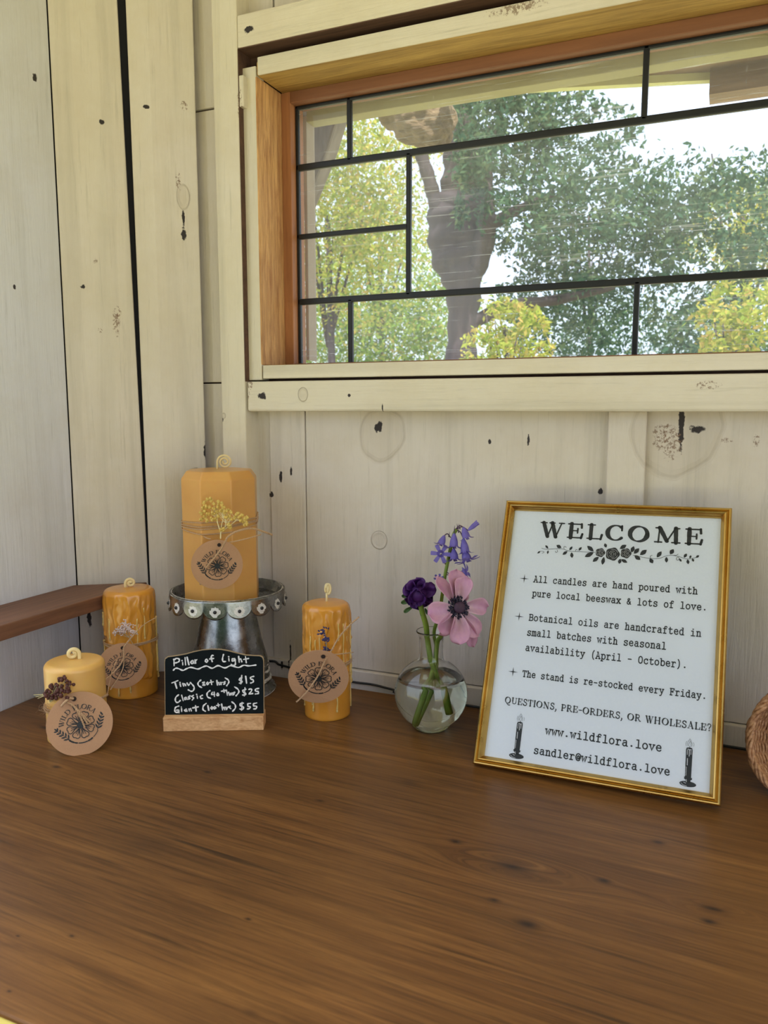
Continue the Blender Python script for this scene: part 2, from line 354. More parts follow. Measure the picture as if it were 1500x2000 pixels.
# old scratched, dusty glass
def glass_pane_mat():
    t = NT('dusty_window_glass'); nt = t
    trn = t.n('ShaderNodeBsdfTransparent'); trn.inputs[0].default_value = (.97, .98, .985, 1)
    gls = t.n('ShaderNodeBsdfGlossy'); gls.inputs['Roughness'].default_value = .03
    dif = t.n('ShaderNodeBsdfTranslucent'); dif.inputs[0].default_value = (.9, .93, 1, 1)
    dif2 = t.n('ShaderNodeBsdfDiffuse'); dif2.inputs[0].default_value = (.8, .8, .8, 1)
    add = t.n('ShaderNodeMixShader'); t.l(dif.outputs[0], add.inputs[1]); t.l(dif2.outputs[0], add.inputs[2]); add.inputs[0].default_value = .3
    a = t.noise(t.vmul(t.pos, (9, 9, 420)), 1, 3, .7, .25); b = t.noise(t.vmul(t.pos, (260, 260, 40)), 1, 2, .6, .9); c = t.noise(t.pos, 7, 4, .6)
    s1 = t.ramp(a, [(.58, 0.), (.76, .75)]); s2 = t.ramp(b, [(.66, 0.), (.80, .35)]); hz = t.ramp(c, [(.3, .05), (.7, .17)])
    spk = t.math('LESS_THAN', t.vor(t.pos, 160), t.ramp(t.noise(t.pos, 30, 2), [(.5, 0.), (.8, .14)]))
    f = t.math('ADD', t.math('ADD', t.math('MULTIPLY', s1, c), t.math('MULTIPLY', s2, .5)), t.math('ADD', hz, t.math('MULTIPLY', spk, .3)), True)
    mx = t.n('ShaderNodeMixShader'); t.l(f, mx.inputs[0]); t.l(trn.outputs[0], mx.inputs[1]); t.l(add.outputs[0], mx.inputs[2])
    fr = t.n('ShaderNodeFresnel'); fr.inputs[0].default_value = 1.45
    mx2 = t.n('ShaderNodeMixShader'); t.l(t.math('MULTIPLY', fr.outputs[0], .6), mx2.inputs[0]); t.l(mx.outputs[0], mx2.inputs[1]); t.l(gls.outputs[0], mx2.inputs[2])
    t.l(mx2.outputs[0], t.out.inputs[0]); return t.m
m_pane = glass_pane_mat()
panes = [(XS, xa, zb1, ZTP), (xa, xd, zb1, ZTP), (xd, m(xa), zb1, ZTP), (m(xa), XSR, zb1, ZTP), (XS, xb, zb2, zb1), (XS, xb, zb3, zb2), (xb, m(xb), zb3, zb1), (m(xb), XSR, zb2, zb1), (m(xb), XSR, zb3, zb2),
         (XS, xa, ZB, zb3), (xa, xd, ZB, zb3), (xd, m(xa), ZB, zb3), (m(xa), XSR, ZB, zb3)]
for x0, x1, z0, z1 in panes: mb = MB(); mb.poly([(x0, YG, z0), (x1, YG, z0), (x1, YG, z1), (x0, YG, z1)]); mb.build('pane', m_pane, win)

xo = onY(603, 450, .965)[0]
wpart('outer_trim', (XS-.01, .962, ZS+.012), (xo, .985, ZH-.012), plain('weathered_outer_trim', (.42, .36, .32), .8))
wpart('outer_trim', (xo, .962, ZTP-.006), (XSR, .985, ZTP+.02), plain('outer_trim_yellow', (.42, .38, .20), .8))
# right wall, ceiling, floor, front panel under the counter
mb = MB(); mb.prism([(1.25, FR, ZF), (1.25, .955, ZF), (1.25, .955, ZT-.01), (1.25, FR, 1.0)], (.03, 0, 0)); struct(mb.build('wall_right', mp_left))
mb = MB(); RE, RZ = -.12, .90
mb.prism([(-.80, .955, ZT), (-.80, RE, RZ), (-.80, RE, RZ+.03), (-.80, .955, ZT+.03)], (2.2, 0, 0)); struct(mb.build('ceiling', mp_cax))
mb = MB(); mb.box((-.80, .25, ZF-.03), (1.28, .955, ZF)); struct(mb.build('floor', m_raw))

# ================================================================== COUNTER AND SHELF
def table_mat():
    t = NT('counter_wood'); p = t.pos
    sep = t.n('ShaderNodeSeparateXYZ'); t.l(p, sep.inputs[0]); X, Y = sep.outputs[0], sep.outputs[1]
    warp = None; dark = None
    kn = [(1285, 1645, .004, 'k'), (1392, 1775, .007, 'a'), (1030, 1805, .006, 'k'), (800, 1528, .007, 's'), (965, 1758, .003, 'k'), (140, 1828, .0015, 'k'),
          (890, 1644, .004, 'k'), (625, 1564, .003, 'k'), (1000, 1693, .012, 'a'), (90, 1422, .008, 'a'), (485, 1795, .002, 'k'), (1385, 1800, .004, 'k'), (300, 1650, .016, 's'), (35, 1828, .0012, 'k'), (18, 1936, .0012, 'k'), (405, 1508, .003, 'k'), (110, 1498, .0035, 'k'), (490, 1978, .004, 's'), (1180, 1720, .004, 'k')]
    for (x, y, r, kd) in kn:
        q = onZ(x, y); dx = t.math('MULTIPLY', t.math('SUBTRACT', X, float(q[0])), 1/(r*(3.2 if kd == 'a' else 1.9))); dy = t.math('MULTIPLY', t.math('SUBTRACT', Y, float(q[1])), 1/r)
        d2 = t.math('ADD', t.math('MULTIPLY', dx, dx), t.math('MULTIPLY', dy, dy)); e = t.math('EXPONENT', t.math('MULTIPLY', d2, -.5))
        if kd == 'a' or kd == 'k':
            ww = t.math('MULTIPLY', t.math('MULTIPLY', e, dy), r*(2.6 if kd == 'a' else .9)); warp = ww if warp is None else t.math('ADD', warp, ww)
        e2 = t.math('EXPONENT', t.math('MULTIPLY', d2, -2.0 if kd == 's' else (-7. if kd == 'a' else -2.)))
        e2 = t.math('MULTIPLY', e2, .35 if kd == 's' else .9); dark = e2 if dark is None else t.math('MAXIMUM', dark, e2)
    cmb = t.n('ShaderNodeCombineXYZ'); t.l(X, cmb.inputs[0]); t.l(t.math('SUBTRACT', Y, warp), cmb.inputs[1])
    rot = t.n('ShaderNodeVectorRotate', rotation_type='Z_AXIS'); t.l(cmb.outputs[0], rot.inputs[0]); rot.inputs['Angle'].default_value = math.radians(2.5); v = rot.outputs[0]
    g1 = t.noise(t.vmul(v, (2.6, 60, 1)), 1.3, 8, .72, 1.3); g2 = t.noise(t.vmul(v, (10, 330, 1)), 1, 5, .65, .3); g3 = t.noise(t.vmul(v, (1.6, 5.5, 1)), 1.2, 3, .6, .5)
    g4 = t.noise(t.vmul(v, (3, 160, 1)), 1, 3, .6, .3)
    c = t.ramp(g1, [(.26, (.075, .030, .009)), (.44, (.155, .064, .018)), (.60, (.235, .103, .028)), (.78, (.37, .175, .052))])
    c = t.mix(t.ramp(g3, [(.35, 0.), (.68, .6)]), c, (.085, .040, .015))
    c = t.mix(t.ramp(g2, [(.30, .75), (.52, 0.)]), c, (.035, .016, .007))
    c = t.mix(t.ramp(g4, [(.28, .8), (.36, 0.)]), c, (.03, .016, .009))
    c = t.mix(t.ramp(t.noise(p, 2.7, 3), [(.4, 0.), (.7, .5)]), c, t.mix(g1, (.15, .062, .018), (.38, .18, .05)))
    c = t.mix(dark, c, (.018, .010, .008))
    c = t.mix(t.math('LESS_THAN', t.vor(p, 60), t.ramp(t.noise(p, 12, 2), [(.62, 0.), (.8, .06)])), c, (.03, .018, .012))
    h = t.math('ADD', t.math('MULTIPLY', g2, .6), t.math('MULTIPLY', g4, .5)); t.bump(h, .35, .0006)
    ro = t.ramp(g3, [(.3, .30), (.7, .44)]); t.set(Base_Color=c, Roughness=ro); t.b.inputs['Specular IOR Level'].default_value = .28; return t.m
tb = thing('counter_table', 'long brown wooden counter with dark knots running along under the window', 'table', (.24, .58, ZF))
mb = MB(); mb.prism([(-.7620, .2925, -.032), (-.7620, .7560, -.032), (-.6230, .8620, -.032), (1.24, .8640, -.032), (1.24, .2925, -.032)], (0, 0, .032)); mb.build('table_top', table_mat(), tb, bevel=.002)
mb = MB(); mb.box((-.7620, .262, -.034), (1.24, .2922, -.0005)); eb = mb.build('front_edge_strip', plain('yellow_strip', (.78, .66, .16), .6), tb, bevel=.002); eb['label'] = 'pale yellow front edge strip'
m_leg = wood('table_leg_wood', (.10, .05, .03), (.22, .12, .06), 'z')
for x in (-.72, 1.17):
    for y in (.33, .80): mb = MB(); mb.box((x-.03, y-.03, ZF), (x+.03, y+.03, -.032)); mb.build('leg', m_leg, tb)
# black tube standing in for the dark gap between counter and wall
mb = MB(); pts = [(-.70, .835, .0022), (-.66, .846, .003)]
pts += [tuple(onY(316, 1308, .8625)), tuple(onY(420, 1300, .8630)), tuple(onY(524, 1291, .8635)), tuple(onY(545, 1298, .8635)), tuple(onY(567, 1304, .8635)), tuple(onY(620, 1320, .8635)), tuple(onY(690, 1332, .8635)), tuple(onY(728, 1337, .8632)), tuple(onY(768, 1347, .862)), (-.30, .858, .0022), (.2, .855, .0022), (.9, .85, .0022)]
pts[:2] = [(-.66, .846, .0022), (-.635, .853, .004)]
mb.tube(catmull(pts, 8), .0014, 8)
tag(mb.build('gap_tube', plain('gap_black', (.012, .012, .014), .45), smooth=True), 'thin black tube in place of the dark gap along the back of the counter', 'gap_tube')

# shelf on the left wall
m_sh = wood('shelf_wood', (.10, .045, .028), (.27, .125, .07), 'y', .8, .55, .35); 
z0, z1 = .1075, .1245
mb = MB(); A3 = A2 + nv*.004
mb.prism([(-.7638, .545, z0), (-.6890, .545, z0), (-.6890, float(A3[1]+( -.6890-A3[0])*dv[1]/dv[0]) - .006, z0), (-.7638, .752, z0)], (0, 0, z1-z0))
so = mb.build('wall_shelf', m_sh, bevel=.0012); tag(so, 'narrow reddish brown wooden shelf fixed to the left wall above the counter', 'shelf')

# ================================================================== WRITING
def S(txt):
    out = []
    for s in txt.split(';'):
        cl = s.startswith('c'); sm = s.startswith('~') or cl
        pts = [tuple(map(float, q.split(','))) for q in s.lstrip('c~').split()]
        out.append((catmull(pts, 4, cl) if sm else pts, cl))
    return out
TYPE = {k: S(v) for k, v in {
 'a': '~1,4.3 2,5 3.3,4.8 3.8,3.8 3.8,.8 4.2,.1 4.8,0;~3.8,3 2,2.9 .8,2.2 .7,1 1.6,.1 2.8,.2 3.8,1.2', 'b': '.2,7 1.2,7 1.2,0;~1.2,3.6 2.2,4.9 3.6,4.9 4.6,3.6 4.6,1.5 3.6,.1 2.2,.1 1.2,1.3',
 'c': '~4.2,3.6 3.6,4.8 2.4,5 1,4 .7,2.5 1.1,.9 2.4,0 3.7,.2 4.4,1.1;4.2,4.9 4.2,3.6', 'd': '2.8,7 3.8,7 3.8,0 4.8,0;~3.8,3.6 2.8,4.9 1.6,4.9 .5,3.6 .5,1.5 1.6,.1 2.8,.1 3.8,1.3',
 'e': '.7,2.6 4.3,2.6;~4.3,2.6 4,4.2 2.6,5 1.2,4.3 .6,2.6 1.1,.9 2.5,0 3.7,.2 4.4,.9', 'f': '~4.4,6.3 3.6,7.1 2.4,6.8 2,5.8 2,0;.6,4.8 3.9,4.8;.7,0 3.7,0',
 'h': '.2,7 1.2,7 1.2,0;.2,0 2.1,0;~1.2,3.5 2.3,4.9 3.5,4.8 4,3.7 4,0;3.2,0 4.9,0', 'i': '1,4.8 2.6,4.8 2.6,0;.7,0 4.4,0;2.2,6.8 2.9,6.8', 'k': '.3,7 1.2,7 1.2,0;.3,0 2,0;1.2,2 3.8,4.8;2.1,2.9 4.1,0;3,4.8 4.6,4.8;3.3,0 4.9,0',
 'l': '1,7 2.6,7 2.6,0;.7,0 4.4,0', 'm': '-.2,4.8 .6,4.8 .6,0;-.2,0 1.2,0;~.6,3.8 1.4,4.9 2.2,4.8 2.6,3.9 2.6,0;2.3,0 3.3,0;~2.6,3.8 3.4,4.9 4.2,4.8 4.6,3.9 4.6,0;4.2,0 5.3,0',
 'n': '.3,4.8 1.2,4.8 1.2,0;.3,0 2.1,0;~1.2,3.5 2.3,4.9 3.5,4.8 4,3.7 4,0;3.2,0 4.9,0', 'o': 'c2.5,5 1,4.2 .5,2.5 1,.8 2.5,0 4,.8 4.5,2.5 4,4.2', 'p': '.2,4.8 1.2,4.8 1.2,-2;.2,-2 2.3,-2;~1.2,3.6 2.2,4.9 3.6,4.9 4.6,3.6 4.6,1.5 3.6,.1 2.2,.1 1.2,1.3',
 'r': '.5,4.8 1.7,4.8 1.7,0;.5,0 3.3,0;~1.7,3.2 2.7,4.7 3.9,4.9 4.5,4.2', 's': '~4.1,4 3.4,4.9 2,5 1,4.2 1.2,3.2 2.6,2.6 4,2 4.2,.9 3.2,.05 1.8,0 .8,1;4.1,4.9 4.1,3.7;.8,1.3 .8,.1',
 't': '~1.9,6.6 1.9,1.2 2.4,.2 3.5,0 4.5,.8;.6,4.8 4.1,4.8', 'u': '.3,4.8 1.2,4.8;~1.2,4.8 1.2,1.4 1.8,.2 3,.1 4,1.3;3.2,4.8 4,4.8 4,0 4.9,0', 'v': '.7,4.8 2.5,0 4.4,4.8;0,4.8 1.7,4.8;3.4,4.8 5,4.8',
 'w': '.4,4.8 1.4,0 2.5,3.8 3.6,0 4.6,4.8;-.2,4.8 1.2,4.8;3.8,4.8 5.2,4.8', 'x': '.7,4.8 4.3,0;4.2,4.8 .8,0;.1,4.8 1.7,4.8;3.3,4.8 4.9,4.8;.1,0 1.7,0;3.4,0 5,0',
 'y': '.7,4.8 2.7,.4;~4.4,4.8 2.4,-1 1.6,-2 .6,-2;0,4.8 1.7,4.8;3.4,4.8 5,4.8', 'A': '.7,0 2.5,6.8 4.4,0;1.3,2.3 3.8,2.3;-.1,0 1.6,0;3.5,0 5.2,0;1.4,6.8 2.6,6.8',
 'B': '.9,0 .9,6.8;.1,0 .9,0;.1,6.8 .9,6.8;~.9,6.8 3,6.8 4.2,6 4.1,4.2 3,3.6 .9,3.6;~3,3.6 4.5,2.9 4.6,.9 3.2,0 .9,0', 'O': 'c2.5,7 1,6 .5,3.4 1,.9 2.5,0 4,.9 4.5,3.4 4,6', 'T': '2.5,6.8 2.5,0;.3,5.3 .3,6.8 4.7,6.8 4.7,5.3;1.5,0 3.5,0',
 'F': '1.1,6.8 1.1,0;.2,0 2.6,0;.2,6.8 4.6,6.8 4.6,5.3;1.1,3.6 3.4,3.6;3.4,4.4 3.4,2.8', '&': '~4.6,0 1.4,4.4 1.6,5.8 2.8,6 3.2,5 2.4,4 .9,2.6 .6,1.2 1.6,.1 3,.3 4.2,2.8', '(': '~3.8,8 2.6,6 2.3,3.3 2.6,.6 3.8,-1.4',
 ')': '~1.2,8 2.4,6 2.7,3.3 2.4,.6 1.2,-1.4', '-': '.8,3 4.2,3', '@': '~3.6,3.6 2.9,4.6 2,3.8 1.9,2.2 2.6,1.5 3.5,2.4 3.6,4.4 3.6,2 4.3,1.6 4.9,3.2 4.6,5.4 3,6.6 1.2,5.8 .4,3.4 1,1 2.6,-.1 4.2,.5'}.items()}
def arcw(cx, cy, rx, ry, a0, a1, t, T, n=20, tilt=0):
    P = []; W = []
    for i in range(n+1):
        a = math.radians(a0+(a1-a0)*i/n); P.append((cx+rx*math.cos(a), cy+ry*math.sin(a))); W.append(t+(T-t)*abs(math.cos(a+tilt))**1.3)
    return (P, W)
tk, th = 1.9, .75
CAPS = {   # advance, strokes (points, width)
 'W': (14, [([(1.6,10),(4.6,0)],tk),([(4.6,0),(7,9.3)],th),([(6.7,10),(9.4,0)],tk),([(9.4,0),(12.3,10)],th),([(0,9.8),(3.6,9.8)],.7),([(5.2,9.8),(8.3,9.8)],.7),([(10.8,9.8),(13.8,9.8)],.7)]),
 'E': (9.6, [([(2.2,0),(2.2,10)],tk),([(.4,9.7),(8,9.7)],.8),([(.4,.3),(8.3,.3)],.8),([(2,5.1),(6,5.1)],.7),([(8,10),(8.2,7.2)],1.1),([(8.2,0),(8.8,3)],1.1),([(6,6.7),(6,3.5)],.8)]),
 'L': (9.2, [([(2.5,0),(2.5,10)],tk),([(.6,9.7),(4.6,9.7)],.7),([(.6,.3),(8.2,.3)],.8),([(8.2,0),(8.8,3.2)],1.1)]),
 'C': (10.6, [arcw(5.6,5,4.5,5,48,318,.7,2.1),([(8.9,9.9),(9,6.6)],.9)]), 'O': (12, [arcw(5.8,5,4.7,5,0,360,.7,2.2,28,.25)]),
 'M': (14.4, [([(2.4,0),(2.8,10)],th),([(2.8,10),(7,1)],tk),([(7,1),(11.3,10)],th),([(11.4,10),(11.8,0)],tk),([(.6,.3),(4.2,.3)],.8),([(9.6,.3),(13.8,.3)],.8),([(.8,9.7),(3.4,9.7)],.8),([(11,9.7),(13.4,9.7)],.8)]),
 'Q': (12, [arcw(5.8,5,4.7,5,0,360,.8,2.1,28,.25),([(4,.2),(5.5,-1.6),(8,-2.9),(10.5,-2.6)],1.2)]), 'U': (11, [([(2.3,10),(2.3,4)],tk),(catmull([(2.3,4),(3,1),(5.4,.2),(8,1.2),(8.7,4)],4),1.1),([(8.7,4),(8.7,10)],th),([(.5,9.7),(4.2,9.7)],.7),([(7,9.7),(10.4,9.7)],.7)]),
 'S': (8.6, [(catmull([(7.2,7.6),(6,9.6),(3.6,9.9),(1.8,8.4),(2.2,6.4),(4.4,5.2),(6.8,3.9),(7.2,1.9),(5.6,.2),(3,.2),(1,2.2)],4),1.4),([(7.2,9.9),(7.2,7.2)],.8),([(1,2.8),(1,0)],.8)]), 'T': (10, [([(5,0),(5,10)],tk),([(.6,9.6),(9.4,9.6)],.8),([(.6,9.9),(.6,7.2)],.9),([(9.4,9.9),(9.4,7.2)],.9),([(3.2,.3),(6.8,.3)],.7)]),
 'I': (5, [([(2.4,0),(2.4,10)],tk),([(.6,9.7),(4.2,9.7)],.7),([(.6,.3),(4.2,.3)],.7)]), 'N': (12, [([(2.2,0),(2.2,10)],th),([(2.2,10),(9.4,0)],tk),([(9.4,0),(9.4,10)],th),([(.4,.3),(4,.3)],.7),([(.4,9.7),(3,9.7)],.7),([(7.8,9.7),(11,9.7)],.7)]),
 'P': (9.4, [([(2.2,0),(2.2,10)],tk),([(.4,9.7),(3,9.7)],.8),([(.4,.3),(4.4,.3)],.7),(catmull([(2.4,9.6),(5.6,9.7),(7.8,8.4),(7.6,5.8),(5.4,4.5),(2.4,4.6)],4),1.2)]),
 'R': (10.6, [([(2.2,0),(2.2,10)],tk),([(.4,9.7),(3,9.7)],.8),([(.4,.3),(4.2,.3)],.7),(catmull([(2.4,9.6),(5.6,9.7),(7.6,8.4),(7.2,6),(5.2,5),(2.4,5)],4),1.2),([(5,5),(8.4,.5),(10.2,.3)],1.3)]),
 'D': (11.4, [([(2.2,0),(2.2,10)],tk),([(.4,9.7),(5,9.7)],.8),([(.4,.3),(5,.3)],.8),arcw(4.8,5,5.2,4.8,-90,90,.7,2)]), 'H': (12, [([(2.2,0),(2.2,10)],tk),([(9,0),(9,10)],tk),([(2.2,5),(9,5)],.7),([(.4,9.7),(4,9.7)],.7),([(.4,.3),(4,.3)],.7),([(7.2,9.7),(10.8,9.7)],.7),([(7.2,.3),(10.8,.3)],.7)]),
 'A': (11, [([(1.8,0),(5.2,10)],th),([(5.2,10),(8.8,0)],tk),([(3,3.3),(7.4,3.3)],.7),([(.2,.3),(3.4,.3)],.7),([(7,.3),(10.6,.3)],.7)]), 'F': (9, [([(2.2,0),(2.2,10)],tk),([(.4,9.7),(8,9.7)],.8),([(8,10),(8.2,7.2)],1),([(2,5.1),(6,5.1)],.7),([(6,6.7),(6,3.5)],.8),([(.4,.3),(4.4,.3)],.7)]),
 '?': (7.4, [(catmull([(1,7.6),(1.4,9.8),(3.6,10.4),(5.8,9),(5.4,6.6),(3.6,5),(3.4,3)],4),1.2),([(3.1,.7),(3.9,.7)],1.5)]), '-': (7, [([(1,4.6),(6,4.6)],1.3)]), ',': (4.6, [([(1.9,.9),(2.6,.6),(2.4,-1),(1.2,-2.8)],1.4)]), ' ': (6, [])}
def ribbon(mb, pts, w, mp, closed=False, caps=True):
    P = [np.array(p, float) for p in pts]
    if closed: P = P + [P[0]] if np.linalg.norm(P[0]-P[-1]) > 1e-9 else P
    n = len(P)
    W = list(w) if hasattr(w, '__len__') else [w]*n
    if len(W) < n: W += [W[-1]]*(n-len(W))
    L = []; R = []
    for i in range(n):
        a = P[i]-P[i-1] if i > 0 else (P[0]-P[-2] if closed else P[1]-P[0]); b = P[i+1]-P[i] if i < n-1 else (P[1]-P[0] if closed else P[i]-P[i-1])
        a = a/(np.linalg.norm(a)+1e-12); b = b/(np.linalg.norm(b)+1e-12); t = a+b
        if np.linalg.norm(t) < .3: t = b
        t = t/np.linalg.norm(t); k = 1/max(.55, abs(t @ b)); q = np.array([-t[1], t[0]])*W[i]/2*k
        L.append(mp(*(P[i]+q))); R.append(mp(*(P[i]-q)))
    mb.add(L+R, [(i, n+i, n+i+1, i+1) for i in range(n-1)])
    if caps and not closed:
        for i in (0, n-1): mb.poly([mp(P[i][0]+W[i]/2*math.cos(a), P[i][1]+W[i]/2*math.sin(a)) for a in np.linspace(0, 2*PI, 9)[:-1]])
def type_text(mb, txt, mp, x0, y0, x1, y1, hs, wt=1.15):
    n = len(txt)-.15; ang = math.atan2(y1-y0, x1-x0); L = math.hypot(x1-x0, y1-y0); k = L/(n*6); ca, sa = math.cos(ang), math.sin(ang)
    for i, ch in enumerate(txt):
        if ch == ' ': continue
        M = lambda x, y, i=i: mp(x0+ca*(x+i*6)*k-sa*y*k*hs, y0+sa*(x+i*6)*k+ca*y*k*hs)
        if ch == '.': mb.poly([M(2.5+.95*math.cos(a), .8+.9*math.sin(a)) for a in np.linspace(0, 2*PI, 11)[:-1]]); continue
        for pts, cl in TYPE[ch]: ribbon(mb, pts, wt, M, cl)
def cap_text(mb, txt, mp, x0, y0, x1, y1, h, rough=0, wk=1.0, sq=1.0):
    adv = [CAPS[c][0] for c in txt]; tot = sum(adv)-.8; ang = math.atan2(y1-y0, x1-x0); L = math.hypot(x1-x0, y1-y0); k = L/tot; ca, sa = math.cos(ang), math.sin(ang); kx = 0
    for ch, a in zip(txt, adv):
        M = lambda x, y, kx=kx, a=a: mp(x0+ca*((x-a/2)*sq+a/2+kx)*k-sa*y*h/10, y0+sa*(x+kx)*k+ca*y*h/10)
        for pts, wd in CAPS[ch][1]:
            if rough and len(pts) == 2:
                p, q = np.array(pts[0], float), np.array(pts[1], float); nn = 8; pts = [p+(q-p)*i/nn for i in range(nn+1)]
            if rough:
                nn = len(pts); wb = list(wd) if hasattr(wd, '__len__') else [wd]*nn
                wd = [b*(1+rough*(random.random()-.5)) for b in wb[:nn]]
            if wk != 1: wd = [x*wk for x in wd] if hasattr(wd, '__len__') else wd*wk
            ribbon(mb, pts, wd, M)
        kx += a
def leaf2(mb, mp, x, y, ang, L, Wd):
    c, s_ = math.cos(ang), math.sin(ang)
    o = [(0, 0), (.25, .7), (.55, 1), (.8, .6), (1, 0), (.8, -.6), (.55, -1), (.25, -.7)]
    mb.poly([mp(x+c*a*L-s_*b*Wd/2, y+s_*a*L+c*b*Wd/2) for a, b in o])
def disc2(mb, mp, x, y, rx, ry=None, n=16): ry = ry or rx; mb.poly([mp(x+rx*math.cos(a), y+ry*math.sin(a)) for a in np.linspace(0, 2*PI, n+1)[:-1]])
m_ink = plain('black_print', (.018, .022, .024), .6, var=.05)

# ================================================================== FRAMED WELCOME SIGN
FO = np.array([-.2114, .7065, .0045]); FU = np.array([.2249, .0, .0028]); FW = np.linalg.norm(FU); FU /= FW
FV = np.array([.0029, .1235, .248]); FV -= FU*(FU @ FV); FH = .2770; FV /= np.linalg.norm(FV); FN = np.cross(FU, FV)
def fp(u, v, h=0): return tuple(FO+FU*u+FV*v+FN*h)
def fuv(x, y, h=-.0045): q = onP(x, y, FO+FN*h, FN)-FO; return q @ FU, q @ FV
m_gold = NT('aged_gold'); gz = m_gold.noise(m_gold.vmul(m_gold.pos, (30, 30, 30)), .8, 3)
m_gold.set(Base_Color=m_gold.ramp(gz, [(.3, (.46, .28, .075)), (.7, (.66, .44, .14))]), Metallic=1.0, Roughness=m_gold.ramp(gz, [(.3, .22), (.7, .36)])); m_gold = m_gold.m
fr = thing('picture_frame', 'gold picture frame with a printed welcome notice leaning back near the wall', 'picture frame', tuple(FO))
prof = [(0, -.0125), (0, -.0014), (.0005, -.0004), (.0014, .0003), (.0024, .0002), (.0030, -.0012), (.0034, -.0016), (.0038, -.0012), (.0044, .0003), (.0054, .0010), (.0064, .0008), (.0074, -.0004), (.0080, -.0020), (.0086, -.0026), (.0092, -.0036), (.0096, -.0052), (.0096, -.0125)]
def mould(a, b, inn):       # from corner a to corner b, inward direction inn, mitred
    a = np.array(a); b = np.array(b); d = (b-a)/np.linalg.norm(b-a); inn = np.array(inn); vs = []
    for e, sg in ((a, 1), (b, -1)): vs += [fp(*(e+inn*t+d*sg*t), h) for t, h in prof]
    n = len(prof); mb = MB(); mb.add(vs, [(i, n+i, n+(i+1)%n, (i+1)%n) for i in range(n)] + [tuple(range(n-1, -1, -1)), tuple(range(n, 2*n))])
    return mb.build('moulding', m_gold, fr, smooth=True, auto=38)
mould((0, 0), (FW, 0), (0, 1)); mould((FW, 0), (FW, FH), (-1, 0)); mould((FW, FH), (0, FH), (0, -1)); mould((0, FH), (0, 0), (1, 0))
mb = MB(); mb.prism([fp(.002, .002, -.0118), fp(FW-.002, .002, -.0118), fp(FW-.002, FH-.002, -.0118), fp(.002, FH-.002, -.0118)], -FN*.0022); mb.build('backboard', plain('backboard', (.05, .045, .04), .8), fr)
mb = MB(); g0 = .0088
mb.prism([fp(g0, g0, -.0064), fp(FW-g0, g0, -.0064), fp(FW-g0, FH-g0, -.0064), fp(g0, FH-g0, -.0064)], -FN*.004)
pm = NT('printed_paper'); pz = pm.noise(pm.pos, 600, 2); pm.set(Base_Color=pm.mix(pz, (.72, .765, .82), (.79, .83, .88)), Roughness=.8); sheet = mb.build('paper_sheet', pm.m, fr)
mb = MB(); hh = -.0052; mpf = lambda u, v: fp(u, v, -.0062)
def seg(txt, a, b, hs=1.12, wt=1.18):
    u0, v0 = fuv(*a, -.0062); u1, v1 = fuv(*b, -.0062); v1 = v0 + (v1-v0)*.5; v0 = v1; type_text(mb, txt, mpf, u0, v0, u1, v1, hs, wt)
u0, v0 = fuv(1052, 1048, -.0062); u1, v1 = fuv(1373, 1063, -.0062); vm = (v0+v1)/2
u0 = fuv(1058, 1045, -.0062)[0]-.004
cap_text(mb, 'WELCOME', mpf, u0, vm, u1, vm, .0158, rough=.16, wk=1.22, sq=.86)
seg('All candles are hand poured with', (1042, 1137), (1362, 1160)); seg('pure local beeswax & lots of love.', (1039, 1166), (1381, 1191))
seg('Botanical oils are handcrafted in', (1033, 1211), (1369, 1244)); seg('small batches with seasonal', (1029, 1241), (1301, 1268)); seg('availability (April - October).', (1026, 1271), (1342, 1305))
seg('The stand is re-stocked every Friday.', (1020, 1321), (1380, 1366))
seg('www.wildflora.love', (1065, 1433), (1292, 1468), 1.0, 1.15); seg('sandler@wildflora.love', (1042, 1471), (1308, 1515), 1.0, 1.15)
u0, v0 = fuv(985, 1373, -.0062); u1, v1 = fuv(1389, 1429, -.0062); vm = (v0+v1)/2+.0003
cap_text(mb, 'QUESTIONS, PRE-ORDERS, OR WHOLESALE?', mpf, u0, vm, u1, vm, .0060, wk=1.15, sq=.92)
for x, y in ((1024, 1130), (1014, 1204), (1002, 1312)):
    u, v = fuv(x, y, -.0062); r = .0048
    mb.poly([mpf(u+(r if k % 2 == 0 else r*.16)*math.cos(k*PI/4)*(1 if k % 4 else 1.05), v+(r if k % 2 == 0 else r*.16)*math.sin(k*PI/4)) for k in range(8)])
t_ = mb.build('lettering', m_ink, sheet)
# rose garland, in pixels of a close view mapped on the sheet
mb = MB(); gp = lambda x, y: fuv(1040+x/4.1667, 1000+y/4.1667, -.0062)
def gm(x, y): return mpf(*gp(x, y))
gm2 = lambda u, v: mpf(u, v)
ks = .000117
for pts in ([(75,295),(110,303),(180,300),(240,300),(300,318),(360,322),(430,325),(510,328)], [(820,352),(880,365),(960,378),(1030,378),(1080,360),(1130,352),(1190,362),(1250,382),(1300,378),(1345,365)],
            [(40,335),(60,320),(90,322),(92,330),(78,335)], [(185,318),(192,330),(204,322),(200,308)], [(258,298),(255,285),(265,280),(275,288)], [(350,318),(355,305),(366,310)], [(960,378),(960,358),(975,352)], [(1150,352),(1170,352),(1186,342)], [(1170,378),(1182,366),(1195,378),(1185,392),(1172,388),(1170,378)]):
    ribbon(mb, catmull([gp(*p) for p in pts], 4), .00042, mpf)
def gl_(x0, y0, x1, y1, wd):
    a = gp(x0, y0); b = gp(x1, y1); leaf2(mb, mpf, a[0], a[1], math.atan2(b[1]-a[1], b[0]-a[0]), math.hypot(b[0]-a[0], b[1]-a[1]), wd*ks*1.25)
